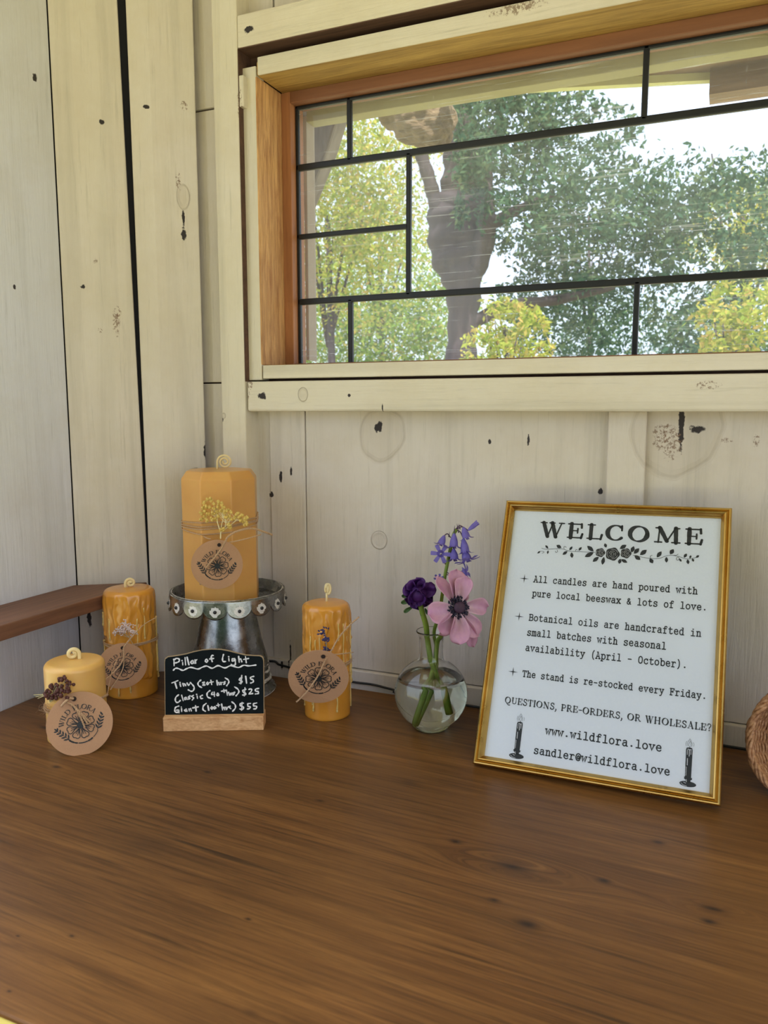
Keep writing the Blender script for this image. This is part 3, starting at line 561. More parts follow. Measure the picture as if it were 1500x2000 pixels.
for q in ((128,298,105,270,16),(128,312,122,342,14),(65,318,40,337,14),(235,292,195,270,26),(285,318,245,348,22),(300,312,325,280,18),(318,328,322,374,24),(375,315,400,285,18),(498,322,445,275,30),(498,330,425,365,32),(540,365,490,405,28),(582,365,568,430,26),
          (600,290,588,255,22),(710,300,765,268,30),(715,380,705,422,24),(720,385,772,412,24),(805,330,825,278,28),(825,340,868,295,30),(830,352,878,390,30),(875,350,930,308,32),(955,378,980,418,28),(1012,370,1050,320,28),(1120,345,1148,302,30),(1090,365,1090,412,22),(1195,378,1212,405,14),(1232,372,1256,338,20),(1262,385,1268,425,20),(1280,378,1290,352,14),(1300,378,1312,405,16),(1330,372,1356,352,16)): gl_(*q)
for cx, cy, r in ((552, 330, 40), (652, 342, 58), (760, 336, 44)):
    u, v = gp(cx, cy); mb.poly([mpf(u+r*ks*1.0*(1+.07*math.cos(5*a))*math.cos(a), v+r*ks*1.0*(1+.07*math.cos(5*a))*math.sin(a)) for a in np.linspace(0, 2*PI, 26)[:-1]])
mb.build('rose_garland', m_ink, sheet)
mb = MB(); mpw = lambda u, v: fp(u, v, -.0061)
for cx, cy, r in ((552, 330, 40), (652, 342, 58), (760, 336, 44)):
    u, v = gp(cx, cy); R_ = r*ks*1.0
    for k, (rr, a0, a1) in enumerate(((.75, 20, 110), (.78, 150, 230), (.74, 265, 345), (.48, 60, 170), (.5, 210, 300), (.46, -30, 30), (.25, 90, 260), (.22, -60, 60))):
        ribbon(mb, [(u+R_*rr*math.cos(math.radians(a)), v+R_*rr*math.sin(math.radians(a))) for a in np.linspace(a0, a1, 8)], .00022, mpw)
m_white = plain('white_print', (.80, .81, .83), .8, var=.02)
mb.build('rose_lines', m_white, sheet)
# two printed candlesticks
def print_candle(x0, y0, x1, y1):
    a = np.array(fuv(x0, y0, -.0062)); b = np.array(fuv(x1, y1, -.0062)); up = a-b; L = abs(up[1]); bx, by = b[0], b[1]
    K = MB(); Wt = MB(); k = L/100; c = lambda x, y: (bx+x*k, by+y*k)
    K.poly([mpf(*c(*p)) for p in ((-6.5,19),(6,18),(6.5,76),(5.6,80),(-6,80),(-7,76))]); K.poly([mpf(*c(*p)) for p in ((-8,19.5),(8,18.5),(8,15),(5,13),(5,8),(-5,8),(-5,13),(-8,15))])
    disc2(K, lambda u, v: mpf(u, v), bx, by+5*k, 17*k, 6*k, 24); disc2(K, mpf, bx, by+79.5*k, 6*k, 2*k); ribbon(K, [c(0, 79), c(.4, 84)], 1.2*k, mpf)
    for pts in ([(-3,84),(-5,89),(-3,94),(0,100)], [(3.5,84),(5,89),(3,94),(1,99)], [(-1.5,85),(-2.4,88),(0,93),(.6,95),(2.6,90),(2,86)], [(-7,84),(-8,89),(-6,94)], [(8,85),(8.8,90),(7,93)]): ribbon(K, catmull([c(*p) for p in pts], 3), .55*k, mpf)
    for pts, wd in (([(-4,76),(-4,66)],1.0), ([(0,77),(0,63)],1.3), ([(3.3,76),(3.3,67)],1.0), ([(-3,78),(0,76.4),(4,77.6)],1.2), ([(-3.2,58),(-3,44)],1.3), ([(-4.6,40),(-4.6,22)],.8), ([(-3.6,14),(-3,9)],1.1), ([(-14,5.4),(-9,1.6),(-2,.6)],.7), ([(-8.5,7.5),(-4,6)],.8)): ribbon(Wt, [c(*p) for p in pts], wd*k, mpw)
    o = K.build('candlestick_print', m_ink, sheet); Wt.build('candlestick_highlights', m_white, sheet)
print_candle(1018, 1394, 1008, 1481); print_candle(1348, 1443, 1343, 1536)
# picture glass
gt = NT('picture_glass'); tr = gt.n('ShaderNodeBsdfTransparent'); gg = gt.n('ShaderNodeBsdfGlossy'); gg.inputs['Roughness'].default_value = .06; f_ = gt.n('ShaderNodeFresnel'); f_.inputs[0].default_value = 1.2
mx = gt.n('ShaderNodeMixShader'); gt.l(f_.outputs[0], mx.inputs[0]); gt.l(tr.outputs[0], mx.inputs[1]); gt.l(gg.outputs[0], mx.inputs[2]); gt.l(mx.outputs[0], gt.out.inputs[0])
mb = MB(); mb.poly([fp(g0, g0, -.0054), fp(FW-g0, g0, -.0054), fp(FW-g0, FH-g0, -.0054), fp(g0, FH-g0, -.0054)]); mb.build('glass', gt.m, fr)
# easel leg behind
mb = MB(); a = np.array(fp(FW/2-.03, FH*.62, -.0145)); b = np.array(fp(FW/2+.03, FH*.62, -.0145)); c_ = np.array([b[0], .8600, .002]); d_ = np.array([a[0], .8600, .002])
mb.prism([a, b, c_, d_], (0, .002, .001)); mb.build('easel_leg', plain('easel_board', (.04, .035, .03), .8), fr)

# ================================================================== CHALKBOARD PRICE SIGN
BA = onZ(319, 1429); BB = onZ(515, 1426); be = (BB-BA); BL = np.linalg.norm(be); be /= BL; bn = np.array([be[1], -be[0], 0.])
cb = thing('chalkboard_sign', 'small chalkboard price sign with white handwriting in a pine block', 'sign', tuple(BA))
def bp(s, dpth, z): return tuple(BA+be*s-bn*dpth+np.array([0, 0, z]))
m_pine = wood('pine_block', (.50, .22, .08), (.92, .60, .31), 'x', 1.8, .55, .2)
mb = MB(); bh = .0158; mb.prism([bp(0, 0, 0), bp(BL, 0, 0), bp(BL, 0, bh), bp(0, 0, bh)], -bn*.022); mb.build('stand_block', m_pine, cb, bevel=.0006)
tl = math.radians(6); bv = np.array([0, 0, math.cos(tl)]) - bn*math.sin(tl); bnn = np.cross(be, bv); BO = BA - bn*.0085 + np.array([0, 0, .011])
def cp(u, v, h=0): return tuple(BO+be*u+bv*v+bnn*h)
def cuv(x, y, h=0): q = onP(x, y, BO+bnn*h, bnn)-BO; return q @ be, q @ bv
top = [(321, 1292), (322, 1286), (327, 1282.5), (345, 1280), (362, 1277), (378, 1272.5), (395, 1269), (413, 1267.5), (432, 1268), (448, 1271), (463, 1275), (480, 1279), (496, 1280), (508, 1280.5), (513.5, 1283), (515.5, 1289)]
out = [cuv(*p) for p in top]; uL = out[0][0]; uR = out[-1][0]
outl = [(uL, -.002), *out, (uR, -.002)]
mb = MB(); mb.prism([cp(u, v) for u, v in outl][::-1], -bnn*.0026); mb.build('board_core', plain('mdf_edge', (.42, .30, .17), .8), cb)
mb = MB(); cu = (uL+uR)/2; mb.prism([cp(cu+(u-cu)*.985, v-.0007 if v > .01 else v, .0006) for u, v in outl][::-1], -bnn*.0006); face = mb.build('chalk_face', plain('chalkboard_black', (.004, .008, .010), .6, var=.4, scale=60, Specular_IOR_Level=.15), cb)
hand = [[(205,207),(205,160),(200,122)],[(200,132),(238,108),(275,122),(268,150),(235,166),(205,168)],[(318,162),(320,196)],[(310,138),(312,141)],[(350,96),(358,196)],[(378,94),(402,192)],[(458,140),(432,146),(430,170),(446,178),(460,164),(458,140),(470,176)],[(484,128),(490,172)],[(488,148),(508,124)],
 [(640,118),(622,132),(624,152),(640,158),(652,142),(640,118)],[(728,70),(704,72),(700,108),(712,150)],[(680,116),(730,110)],[(862,58),(850,108),(855,148),(892,150)],[(933,112),(937,144)],[(930,84),(932,87)],[(1002,112),(980,116),(978,140),(1000,142),(1012,112),(1020,150),(1018,192),(992,202),(966,190)],[(1064,84),(1072,160)],[(1072,132),(1092,116),(1106,152)],[(1155,84),(1166,166)],[(1130,122),(1196,110)],
 [(195,266),(225,240),(265,245),(322,268),(370,246),(430,228),(520,250),(580,226),(640,210),(712,240),(790,205),(880,235),(960,205),(1060,230),(1130,200),(1200,208),(1292,197)],
 [(174,436),(256,404)],[(215,424),(240,506)],[(285,452),(292,482)],[(283,428),(284,431)],[(322,444),(332,476)],[(326,456),(344,446),(360,472)],[(378,438),(394,466),(412,448)],[(422,432),(450,460),(472,494),(460,536),(430,546),(395,528)],[(560,398),(525,432),(530,470),(572,496)],[(586,432),(604,424),(602,448),(586,466),(620,462)],[(650,425),(638,440),(646,456),(662,448),(650,425)],[(694,400),(706,458)],[(676,430),(728,420)],
 [(774,404),(782,462)],[(782,442),(798,432),(808,458)],[(824,430),(830,456)],[(828,440),(846,428)],[(886,418),(866,428),(884,440),(866,454)],[(884,368),(926,396),(932,430),(906,472)],[(1110,368),(1080,376),(1075,396),(1108,414),(1100,436),(1072,438)],[(1106,336),(1092,444)],[(1158,348),(1170,438)],[(1264,348),(1226,360),(1226,384),(1258,394),(1256,424),(1226,436)],
 [(264,594),(226,630),(224,680),(254,696),(286,670)],[(305,598),(326,672)],[(362,624),(344,640),(350,656),(368,646),(362,624),(378,656)],[(416,608),(396,622),(416,640),(388,652)],[(462,600),(440,616),(464,634),(446,662)],[(512,612),(516,642)],[(504,588),(506,591)],[(580,600),(556,614),(560,640),(586,642)],[(680,538),(645,572),(650,620),(692,640)],[(714,558),(706,590),(742,588)],[(738,558),(742,616)],[(786,572),(774,588),(784,606),(800,592),(786,572)],[(866,520),(872,560)],[(836,546),(896,534)],
 [(902,530),(914,600)],[(914,578),(930,562),(942,596)],[(954,570),(962,596),(976,568)],[(1012,560),(986,570),(1006,580),(986,596)],[(1010,488),(1056,520),(1066,560),(1030,606)],[(1158,520),(1122,534),(1124,556),(1156,570),(1152,594),(1118,596)],[(1148,498),(1140,608)],[(1200,522),(1230,514),(1236,540),(1206,582),(1250,576)],[(1332,508),(1290,518),(1292,545),(1326,550),(1324,576),(1288,582)],
 [(266,744),(226,760),(214,798),(226,826),(262,822),(262,796)],[(240,798),(264,795),(270,834)],[(304,778),(306,816)],[(300,754),(301,757)],[(366,784),(346,796),(352,812),(368,804),(366,784),(376,812)],[(400,780),(408,810)],[(405,792),(424,780),(434,806)],[(490,738),(498,808)],[(454,768),(526,754)],[(632,708),(595,742),(590,790),(620,812)],[(654,738),(666,798)],[(706,752),(694,768),(704,784),(720,772),(706,752)],[(746,750),(734,764),(744,780),(760,768),(746,750)],[(790,708),(796,750)],[(770,736),(812,728)],
 [(838,718),(850,796)],[(850,776),(868,760),(880,792)],[(894,760),(902,786),(918,760)],[(952,744),(930,755),(946,766),(960,778)],[(974,688),(1016,724),(1020,770),(984,812)],[(1128,704),(1086,714),(1086,736),(1126,755),(1120,786),(1078,782)],[(1110,694),(1104,800)],[(1222,708),(1186,715),(1190,745),(1216,750),(1210,776),(1178,782)],[(1304,702),(1262,714),(1265,740),(1300,746),(1298,776),(1262,782)]]
mb = MB()
for st in hand:
    pts = catmull([cuv(310+x/6.818, 1270+y/6.818, .0008) for x, y in st], 4); n = len(pts)
    ribbon(mb, pts, [.00150*(1+.25*math.sin(i*1.3+st[0][0])) for i in range(n)], lambda u, v: cp(u, v, .0008))
mb.build('handwriting', plain('white_chalk_ink', (.90, .91, .92), .6, var=.03), face)

# ================================================================== CANDLES
def wax(name, col, deep, rough=.42, sss=.35):
    t = NT(name); nz = t.noise(t.pos, 28, 3); nb = t.noise(t.pos, 160, 3)
    t.set(Base_Color=t.mix(nz, deep, col), Roughness=rough, Subsurface_Weight=sss, Subsurface_Scale=.006)
    t.b.inputs['Coat Weight'].default_value = .35; t.b.inputs['Coat Roughness'].default_value = .18; t.b.inputs['Subsurface Radius'].default_value = (1, .55, .2); t.bump(nb, .12, .0006); return t.m
m_wax = wax('beeswax_amber', (.76, .42, .12), (.64, .31, .07)); m_waxd = wax('dripped_beeswax', (.80, .39, .06), (.60, .23, .02), .18, .22)
m_waxp = wax('pale_beeswax', (.86, .54, .17), (.78, .44, .11)); m_drip = wax('pale_drip', (.93, .66, .26), (.86, .54, .16), .25); m_wick = wax('waxed_wick', (.90, .75, .42), (.80, .62, .30), .6, .15)
def twine_mat():
    t = NT('jute_twine'); nz = t.noise(t.pos, 900, 3, .7); t.set(Base_Color=t.mix(nz, (.32, .17, .08), (.80, .56, .34)), Roughness=.85); return t.m
m_tw = twine_mat()
m_kraft = NT('kraft_card'); kz = m_kraft.noise(m_kraft.pos, 700, 4, .7); kz2 = m_kraft.noise(m_kraft.pos, 90, 3)
m_kraft.set(Base_Color=m_kraft.mix(kz2, m_kraft.mix(kz, (.42, .225, .12), (.60, .36, .20)), (.50, .28, .155)), Roughness=.85); m_kraft = m_kraft.m
m_kedge = plain('card_edge', (.70, .50, .33), .8)
UP = np.array([0, 0, 1.])
class Loc:          # frame of reference of a standing candle, facing the camera side
    def __init__(s, c): s.c = np.array([c[0], c[1], c[2] if len(c) > 2 else 0.]); d = -s.c[:2]/np.linalg.norm(s.c[:2]); s.o = np.array([d[0], d[1], 0]); s.r = np.array([-d[1], d[0], 0])
    def __call__(s, u, o, z): return s.c + s.r*u + s.o*o + UP*z
    def cyl(s, ang, R, z): return s.c + (s.o*math.cos(ang) + s.r*math.sin(ang))*R + UP*z      # ang 0 = towards camera, + = right in view
def body_round(name, c, R, H, mat, par, drips=(), round_=.006, fine=False, top_in=0., seed=1):
    rg = np.random.default_rng(seed); n = 240 if fine else 72
    zs = [0, .0006] + list(np.linspace(.003, H-round_, 110 if fine else 24)) + [H-round_+round_*math.sin(a) for a in np.linspace(.15, PI/2, 7)]
    prof = []
    for z in zs:
        if z <= H-round_: r = R - (.0006 if z < .0005 else 0)
        else: a = math.asin(min(1, (z-(H-round_))/round_)); r = R - round_*(1-math.cos(a))
        prof.append((r, z))
    for k in (.85, .6, .35, .12): prof.append(((R-round_)*k, H+.0012*(1-k)))
    vs = []; th_ = np.linspace(0, 2*PI, n, endpoint=False)
    ph = rg.uniform(0, 6, 6)
    for r, z in prof:
        add = np.zeros(n)
        if fine and r > R*.8:
            for a0, z0, z1, wd, am in drips:
                d = (th_-a0+PI) % (2*PI)-PI; wz = wd*(1+.25*math.sin(z*420+a0*9)) 
                lo = z1; e = np.exp(-(d+.05*math.sin(z*160+a0*5))**2/(2*wz*wz))
                if z < lo: k = max(0, 1-(lo-z)/.002)
                elif z > z0: k = max(0, 1-(z-z0)/.012)
                else: k = 1+ .55*math.exp(-((z-lo-.002)/.0022)**2)
                add = np.maximum(add, am*e*k)
            add = add + .00022*np.sin(th_*9+ph[0]+z*70)*np.sin(z*190+ph[1]+th_*3)*(1 if z > H*.4 else .2)
        for k in range(n):
            rr = r+add[k]; a = th_[k]; p = np.array([c[0], c[1], c[2]]) + (LO.o*math.cos(a)+LO.r*math.sin(a))*rr + UP*z; vs.append(p)
    m = len(prof); mb = MB(); mb.add(vs, [(i*n+k, i*n+(k+1)%n, (i+1)*n+(k+1)%n, (i+1)*n+k) for i in range(m-1) for k in range(n)] + [tuple(range(n-1, -1, -1)), tuple((m-1)*n+k for k in range(n))])
    return mb.build(name, mat, par, smooth=True, auto=60)
def spiral_wick(L_, zt, R, par, turns=1.6, flip=1, yaw=0., r=.0012, ox=0.):
    """a wick that rises, then curls into a flat spiral"""
    rr = L_.r*math.cos(yaw)+L_.o*math.sin(yaw); c = L_.c + UP*(zt+R*1.05) + rr*ox; pts = [L_.c + rr*(ox-flip*R) + UP*(zt-.003), L_.c + rr*(ox-flip*R*1.0) + UP*(zt+R*.5)]
    for i in range(44):
        t = i/43; a = PI*(1-t*0) - t*turns*2*PI; q = R*(1-.82*t); pts.append(c + rr*(flip*q*math.cos(a)) + UP*(q*math.sin(a)) + (L_.o)*(.0004*math.sin(a)))
    mb = MB(); mb.tube(pts, [r]*(len(pts)-8)+[r*(1+.03*k) for k in range(8)], 10); return mb.build('wick', m_wick, par, smooth=True)
def twist(mb, pts, R=.0007, pitch=.0045, n=6, per=12):
    """two strands twisted along a path"""
    P = [Vector(p) for p in pts]; L = 0; cum = [0]
    for i in range(1, len(P)): L += (P[i]-P[i-1]).length; cum.append(L)
    N = max(12, int(L/pitch*per)); path = []; j = 0
    for i in range(N+1):
        s_ = L*i/N
        while j < len(P)-2 and cum[j+1] < s_: j += 1
        path.append(P[j].lerp(P[j+1], (s_-cum[j])/max(1e-9, cum[j+1]-cum[j])))
    a = (path[1]-path[0]).normalized().orthogonal()
    strands = [[], []]
    for i, p in enumerate(path):
        t = (path[min(i+1, N)]-path[max(i-1, 0)]).normalized(); a = (a-t*a.dot(t)).normalized(); b = t.cross(a); ph = 2*PI*(L*i/N)/pitch
        for k in (0, 1): q = ph+k*PI; strands[k].append(p+(a*math.cos(q)+b*math.sin(q))*R*.62)
    for s_ in strands: mb.tube(s_, R*.68, n)
def fuzz(mb, pts, n, L=.004, seed=3):
    rg = random.Random(seed)
    for _ in range(n):
        p = Vector(pts[rg.randrange(len(pts))]); d = Vector((rg.gauss(0, 1), rg.gauss(0, 1), rg.gauss(0, 1))).normalized()*L*rg.uniform(.4, 1); e = Vector((rg.gauss(0, 1), rg.gauss(0, 1), rg.gauss(0, 1)))*L*.25
        mb.tube([p, p+d*.5+e, p+d], [.00011, .00009, .00005], 3, False)
PETAL = [(.13,-5),(.24,-14),(.34,-19),(.40,-15),(.425,-7),(.41,0),(.425,7),(.40,15),(.34,19),(.24,14),(.13,5)]
def stamp(mb, mp):
    f = (0.01, -.05)
    M = lambda x, y: mp(f[0]+x, f[1]+y)
    for k in range(8):
        a0 = k*PI/4+.12
        pol = lambda r, d: (r*math.cos(a0+math.radians(d)), r*math.sin(a0+math.radians(d)))
        ribbon(mb, catmull([pol(r, d) for r, d in PETAL], 3), .026, M)
        for d, r1 in ((-6, .30), (5, .33), (11, .25)): ribbon(mb, [pol(.14, d*.8), pol(r1, d)], .018, M)
    disc2(mb, M, 0, 0, .115)
    for k in range(14): a = k*2*PI/14; ribbon(mb, [(.10*math.cos(a), .10*math.sin(a)), (.17*math.cos(a), .17*math.sin(a))], .014, M)
    # arched words
    txt = 'WILD FLORA'; adv = [CAPS[c][0] for c in txt]; tot = sum(adv); a_st, a_en = math.radians(165), math.radians(22); k = 0
    for ch, ad in zip(txt, adv):
        for pts, wd in CAPS[ch][1]:
            def MA(x, y, k=k): a = a_st+(a_en-a_st)*((k+x)/tot); r = .50+y*.0148; return M(r*math.cos(a), r*math.sin(a))
            ribbon(mb, pts, wd, MA, caps=False) if not hasattr(wd, '__len__') else ribbon(mb, pts, wd, MA, caps=False)
        k += ad
    # sprigs and dashed arc
    for sg in (1, -1):
        base = np.array([sg*.42, -.34]); tip = np.array([sg*.72, .10]); ribbon(mb, [base, tip], .018, M)
        for i in range(5):
            q = base+(tip-base)*(.1+.2*i); an = math.atan2(tip[1]-base[1], tip[0]-base[0])
            for s2 in (1, -1): leaf2(mb, M, q[0], q[1], an+s2*.75, .17-.012*i, .055)
        leaf2(mb, M, tip[0]*.97, tip[1]-.02, math.atan2(tip[1]-base[1], tip[0]-base[0]), .12, .05)
    for a0, a1, wd in ((-142,-128,.05),(-124,-117,.045),(-112,-86,.035),(-82,-68,.045),(-63,-40,.022),(-150,-128,.02)):
        ribbon(mb, [(.56*math.cos(math.radians(a)), .56*math.sin(math.radians(a))) for a in np.linspace(a0, a1, 6)], wd, M)
def make_tag(par, cx, cy, Y, rpx, rot, tilt, yaw=0, rp_len=None):
    """kraft tag: centre seen at (cx, cy) at depth plane Y; tilt leans its face up (+) or down (-) off the vertical"""
    c = onY(cx, cy, Y); d = (c-CP) @ _f; R = rpx/F*d
    o = -c[:2]/np.linalg.norm(c[:2]); a = math.atan2(o[1], o[0])+math.radians(yaw); t = math.radians(tilt)
    n = np.array([math.cos(a)*math.cos(t), math.sin(a)*math.cos(t), math.sin(t)]); r = np.cross(UP, n); r /= np.linalg.norm(r); u = np.cross(n, r); ra = math.radians(rot)
    r2 = r*math.cos(ra)+u*math.sin(ra); u2 = -r*math.sin(ra)+u*math.cos(ra)
    mp = lambda x, y, h=0: tuple(c+r2*x*R+u2*y*R+n*h)
    hx, hy, hr = .06, .80, .075; N = 56; N2 = 20
    outer = [(math.cos(q), math.sin(q)) for q in np.linspace(0, 2*PI, N, endpoint=False)]
    warp = lambda x, y: .012*R*(x*x-y*y)*2
    mb = MB(); mb.prism([mp(x, y, warp(x, y)) for x, y in outer], -n*.0007); tg = mb.build('paper_tag', m_kraft, par)
    mb = MB(); mp2 = lambda x, y: mp(x, y, .00035); stamp(mb, mp2); mb.build('stamp', m_ink, tg)
    mb = MB(); disc2(mb, lambda x, y: mp(x, y, .0004), hx, hy, hr); mb.build('punched_hole', plain('hole_dark', (.03, .018, .015), .9), tg)
    return tg, mp, R, n
def ztop(g, py):
    lo, hi = 0, .7
    for _ in range(40):
        m_ = (lo+hi)/2; P = np.array([g[0], g[1], m_])-CP; y = 1000-F*(P @ _u)/(P @ _f)
        lo, hi = (m_, hi) if y > py else (lo, m_)
    return m_
def wrap_ring(L_, R, zf, a0=0, a1=2*PI, n=72): return [L_.cyl(a0+(a1-a0)*i/n, R, zf(a0+(a1-a0)*i/n)) for i in range(n+1)]

# --- small round candle, front left
SP = (-.6270, .6128, 0.); sR = .0308; sH = ztop(SP, 1289)
LO = Loc(SP); t = thing('pillar_candle', 'small pale plain candle with brown dried berries and a round tag, nearest the left wall', 'candle', SP, 'beeswax candles')
body_round('body', SP, sR, sH, m_waxp, t, round_=.006); spiral_wick(LO, sH, .0064, t, 1.25, flip=-1, r=.0021, ox=-.001)
mb = MB(); zr = lambda a: .040+.004*math.cos(a-.5)+.002*math.sin(2*a); twist(mb, wrap_ring(LO, sR+.0008, zr)); twist(mb, wrap_ring(LO, sR+.0012, lambda a: zr(a)-.0018+.001*math.sin(a)))
tg, mp, R, n = make_tag(t, 156, 1413, .5835, 61, 14, 20)
k0 = LO(-.012, sR+.006, .044); mb.tube(catmull([mp(-.35, .72, .003), mp(-.22, .80, .006), mp(-.05, .86, .004), mp(.05, .80, .004)], 5), .0013, 6)
for e in ((.10, -.18), (.22, -.12), (.30, -.10)): twist(mb, catmull([mp(-.18, .78, .004), mp(-.02, .60, .0045), mp(.02+e[0]*.5, .2, .0035), mp(*e, .003)], 6), .0008)
twist(mb, catmull([LO.cyl(1.45, sR+.001, zr(1.45)), LO(.0335, .004, .052), LO(.037, .004, .066), LO(.043, .003, .080)], 6), .0005)
fz = [LO(-.028+.004*math.cos(i), sR*.55+.003*math.sin(i*2), .040+.003*math.sin(i)) for i in range(12)]; fuzz(mb, fz, 70, .009); fuzz(mb, wrap_ring(LO, sR+.001, zr), 60, .004)
mb.build('twine', m_tw, t, smooth=True)
m_berry = plain('dried_berry', (.10, .030, .022), .7, var=.5, scale=300); rg = random.Random(5); mb = MB(); st = MB()
bc = [onY(*p, .5790) for p in ((128,1330),(118,1338),(110,1346),(122,1348),(130,1340),(134,1350),(104,1356),(98,1350),(114,1356),(92,1352),(108,1338),(126,1356),(138,1338),(118,1328),(102,1344),(96,1358),(112,1364))]
for p in bc:
    for _ in range(4): mb.ball(tuple(np.array(p)+np.array([rg.gauss(0, .0022) for _ in range(3)])), rg.uniform(.0013, .0024), 7, 5)
mb.ball(tuple(onY(133, 1351, .577)), .0019, 10, 8)
root = onY(98, 1372, .583)
for p in bc: st.tube([root, (np.array(root)+p)/2+np.array([0, -.001, .001]), p], .0003, 4)
for q in ((66, 1357), (70, 1361), (74, 1364)): st.tube([onY(*q, .592), onY(94, 1356, .584), root], .0005, 4)
sp = mb.build('dried_berries', m_berry, t, smooth=True); sp['label'] = 'dark brown dried berry cluster'; st.build('sprig_stem', plain('dry_stem', (.55, .48, .25), .8), sp)

# --- drip candles
def mk_drips(seed, n, H, zlo, zhi):
    rg = random.Random(seed); out = []
    for i in range(n): out.append((2*PI*i/n+rg.uniform(-.1, .1), H-.008-rg.uniform(0, .010), rg.choice([zlo, zhi, rg.uniform(zlo, zhi)])+rg.uniform(-.008, .008), rg.uniform(.04, .10), rg.uniform(.0008, .0024)))
    return out
CP2 = (-.6648, .7429, 0.); H2 = ztop(CP2, 1148)
LO = Loc(CP2); t = thing('pillar_candle', 'amber drip candle with silvery pink dried florets, standing behind the small candle', 'candle', CP2, 'beeswax candles')
body_round('body', CP2, .0302, H2, m_waxd, t, mk_drips(3, 21, H2, .02, .085), fine=True, seed=4); spiral_wick(LO, H2, .0058, t, 1.4, flip=1, r=.0017, ox=.002)
def loose_drips(L_, R, lst, par):
    mb = MB()
    for a, z0, z1, rr in lst:
        pts = [L_.cyl(a+.012*math.sin(i*.7+a*7), R+rr*.45, z0+(z1-z0)*i/12) for i in range(13)]
        mb.tube(pts, [rr*(.55+.15*math.sin(i*1.3+a*3))*(1 if i < 11 else 1.4) + rr*.2 for i in range(13)], 8); mb.ball(L_.cyl(a+.012*math.sin(12*.7+a*7), R+rr*.45, z1-.0004), rr*1.15, 10, 8, (1, 1, 1.5))
    return mb.build('wax_drips', m_drip, par, smooth=True)
loose_drips(LO, .0304, [(-.55, .055, .006, .0012), (-.1, .05, .010, .0010), (.25, .10, .070, .0009), (.55, .112, .075, .0012), (.8, .10, .045, .0011), (1.35, .06, .028, .0016), (1.45, .095, .05, .0012), (-.9, .10, .075, .0012), (-1.45, .105, .09, .0016), (-1.5, .07, .05, .0014), (1.5, .04, .018, .0014)], t)
mb = MB(); zr2 = lambda a: .066+.0012*math.sin(a*2); 
for dz in (0, .0016, .0032): twist(mb, wrap_ring(LO, .0322, lambda a, dz=dz: zr2(a)+dz+.0006*math.sin(a*3+dz*900)), .0006)
tg, mp, R, n = make_tag(t, 239, 1301, .694, 46.5, 2, -3, yaw=3)
twist(mb, catmull([mp(-.95, -.62, .003), mp(-.3, -.1, .004), mp(.05, .35, .003), mp(.10, .80, .002), mp(.35, 1.15, .004), mp(.65, 1.45, .004)], 8), .0008)
twist(mb, catmull([mp(-.55, -.9, .004), mp(-.15, -.35, .004), mp(.05, .1, .003), mp(.10, .80, .003)], 8), .0007); mb.tube(catmull([mp(.65, 1.45, .004), mp(1.0, 1.75, .004), mp(1.55, 2.02, .005)], 6), .0004, 5)
fuzz(mb, wrap_ring(LO, .032, zr2), 60, .004); mb.build('twine', m_tw, t, smooth=True)
mb = MB(); rg = random.Random(11); m_flo = plain('silvery_florets', (.74, .60, .56), .45, var=.35, scale=500)
for (x, y, s_, k) in ((246, 1222, 13, 70), (233, 1230, 9, 34), (225, 1236, 6, 18), (256, 1232, 9, 34), (266, 1237, 5, 10), (240, 1232, 10, 30)):
    for _ in range(k): mb.ball(tuple(onY(x+rg.gauss(0, s_*.42), y+rg.gauss(0, s_*.36), .7085+rg.uniform(-.002, .002))), rg.uniform(.0005, .0012), 5, 4)
sp = mb.build('dried_florets', m_flo, t); mb = MB()
for q in ((246, 1222), (234, 1230), (224, 1236), (258, 1232), (240, 1234)): mb.tube([onY(262, 1262, .709), onY(252, 1245, .709), onY(*q, .709)], .0003, 4)
mb.build('sprig_stem', plain('grey_stem', (.40, .34, .22), .8), sp)

CP3 = (-.4077, .7761, 0.); H3 = ztop(CP3, 1176)
LO = Loc(CP3); t = thing('pillar_candle', 'amber drip candle with a lavender sprig, standing right of the chalkboard sign', 'candle', CP3, 'beeswax candles')
body_round('body', CP3, .0264, H3, m_waxd, t, mk_drips(8, 23, H3, .045, .09), fine=True, seed=6)
c0 = onY(640, 1150, .778); mb = MB(); zt = H3; mb.tube([LO(0, 0, zt-.003), LO(.0004, 0, zt+.006), LO(.0002, 0, zt+.011)], .0013, 8)
for k, o_ in enumerate((0, .0013)): mb.tube([LO(.001+.0045*math.sin(q)*.55+o_, .001*k, zt+.0155+.0058*math.cos(q)) for q in np.linspace(PI*1.15, -PI*.75+k*.8, 16)], .0012, 8)
mb.ball(LO(.0018, 0, zt+.0155), .0026, 10, 8, (.9, .9, 1.9)); mb.build('wick', m_wick, t, smooth=True)
loose_drips(LO, .0266, [(-.62, .05, .013, .0012), (-.66, .06, .020, .0010), (.42, .034, .012, .0011), (-.75, .098, .068, .0012), (1.35, .10, .05, .0015), (1.48, .062, .040, .0018), (1.5, .11, .010, .0009), (.75, .112, .065, .0011), (.95, .108, .06, .0009), (-.3, .098, .06, .0009), (-1.3, .06, .014, .0009), (-1.45, .05, .02, .0012), (.5, .113, .095, .0011), (-.5, .095, .072, .001)], t)
mb = MB(); zr3 = lambda a: .0645+.0005*math.sin(a)-.0010*math.sin(2*a)
for dz in (0, .0022, -.0028): twist(mb, wrap_ring(LO, .0283, lambda a, dz=dz: zr3(a)+dz*(.6+.4*math.sin(a+dz*500))), .0006)
tg, mp, R, n = make_tag(t, 622, 1323, .725, 59, -8, -12, yaw=-2)
tgc = mp(0, 0)
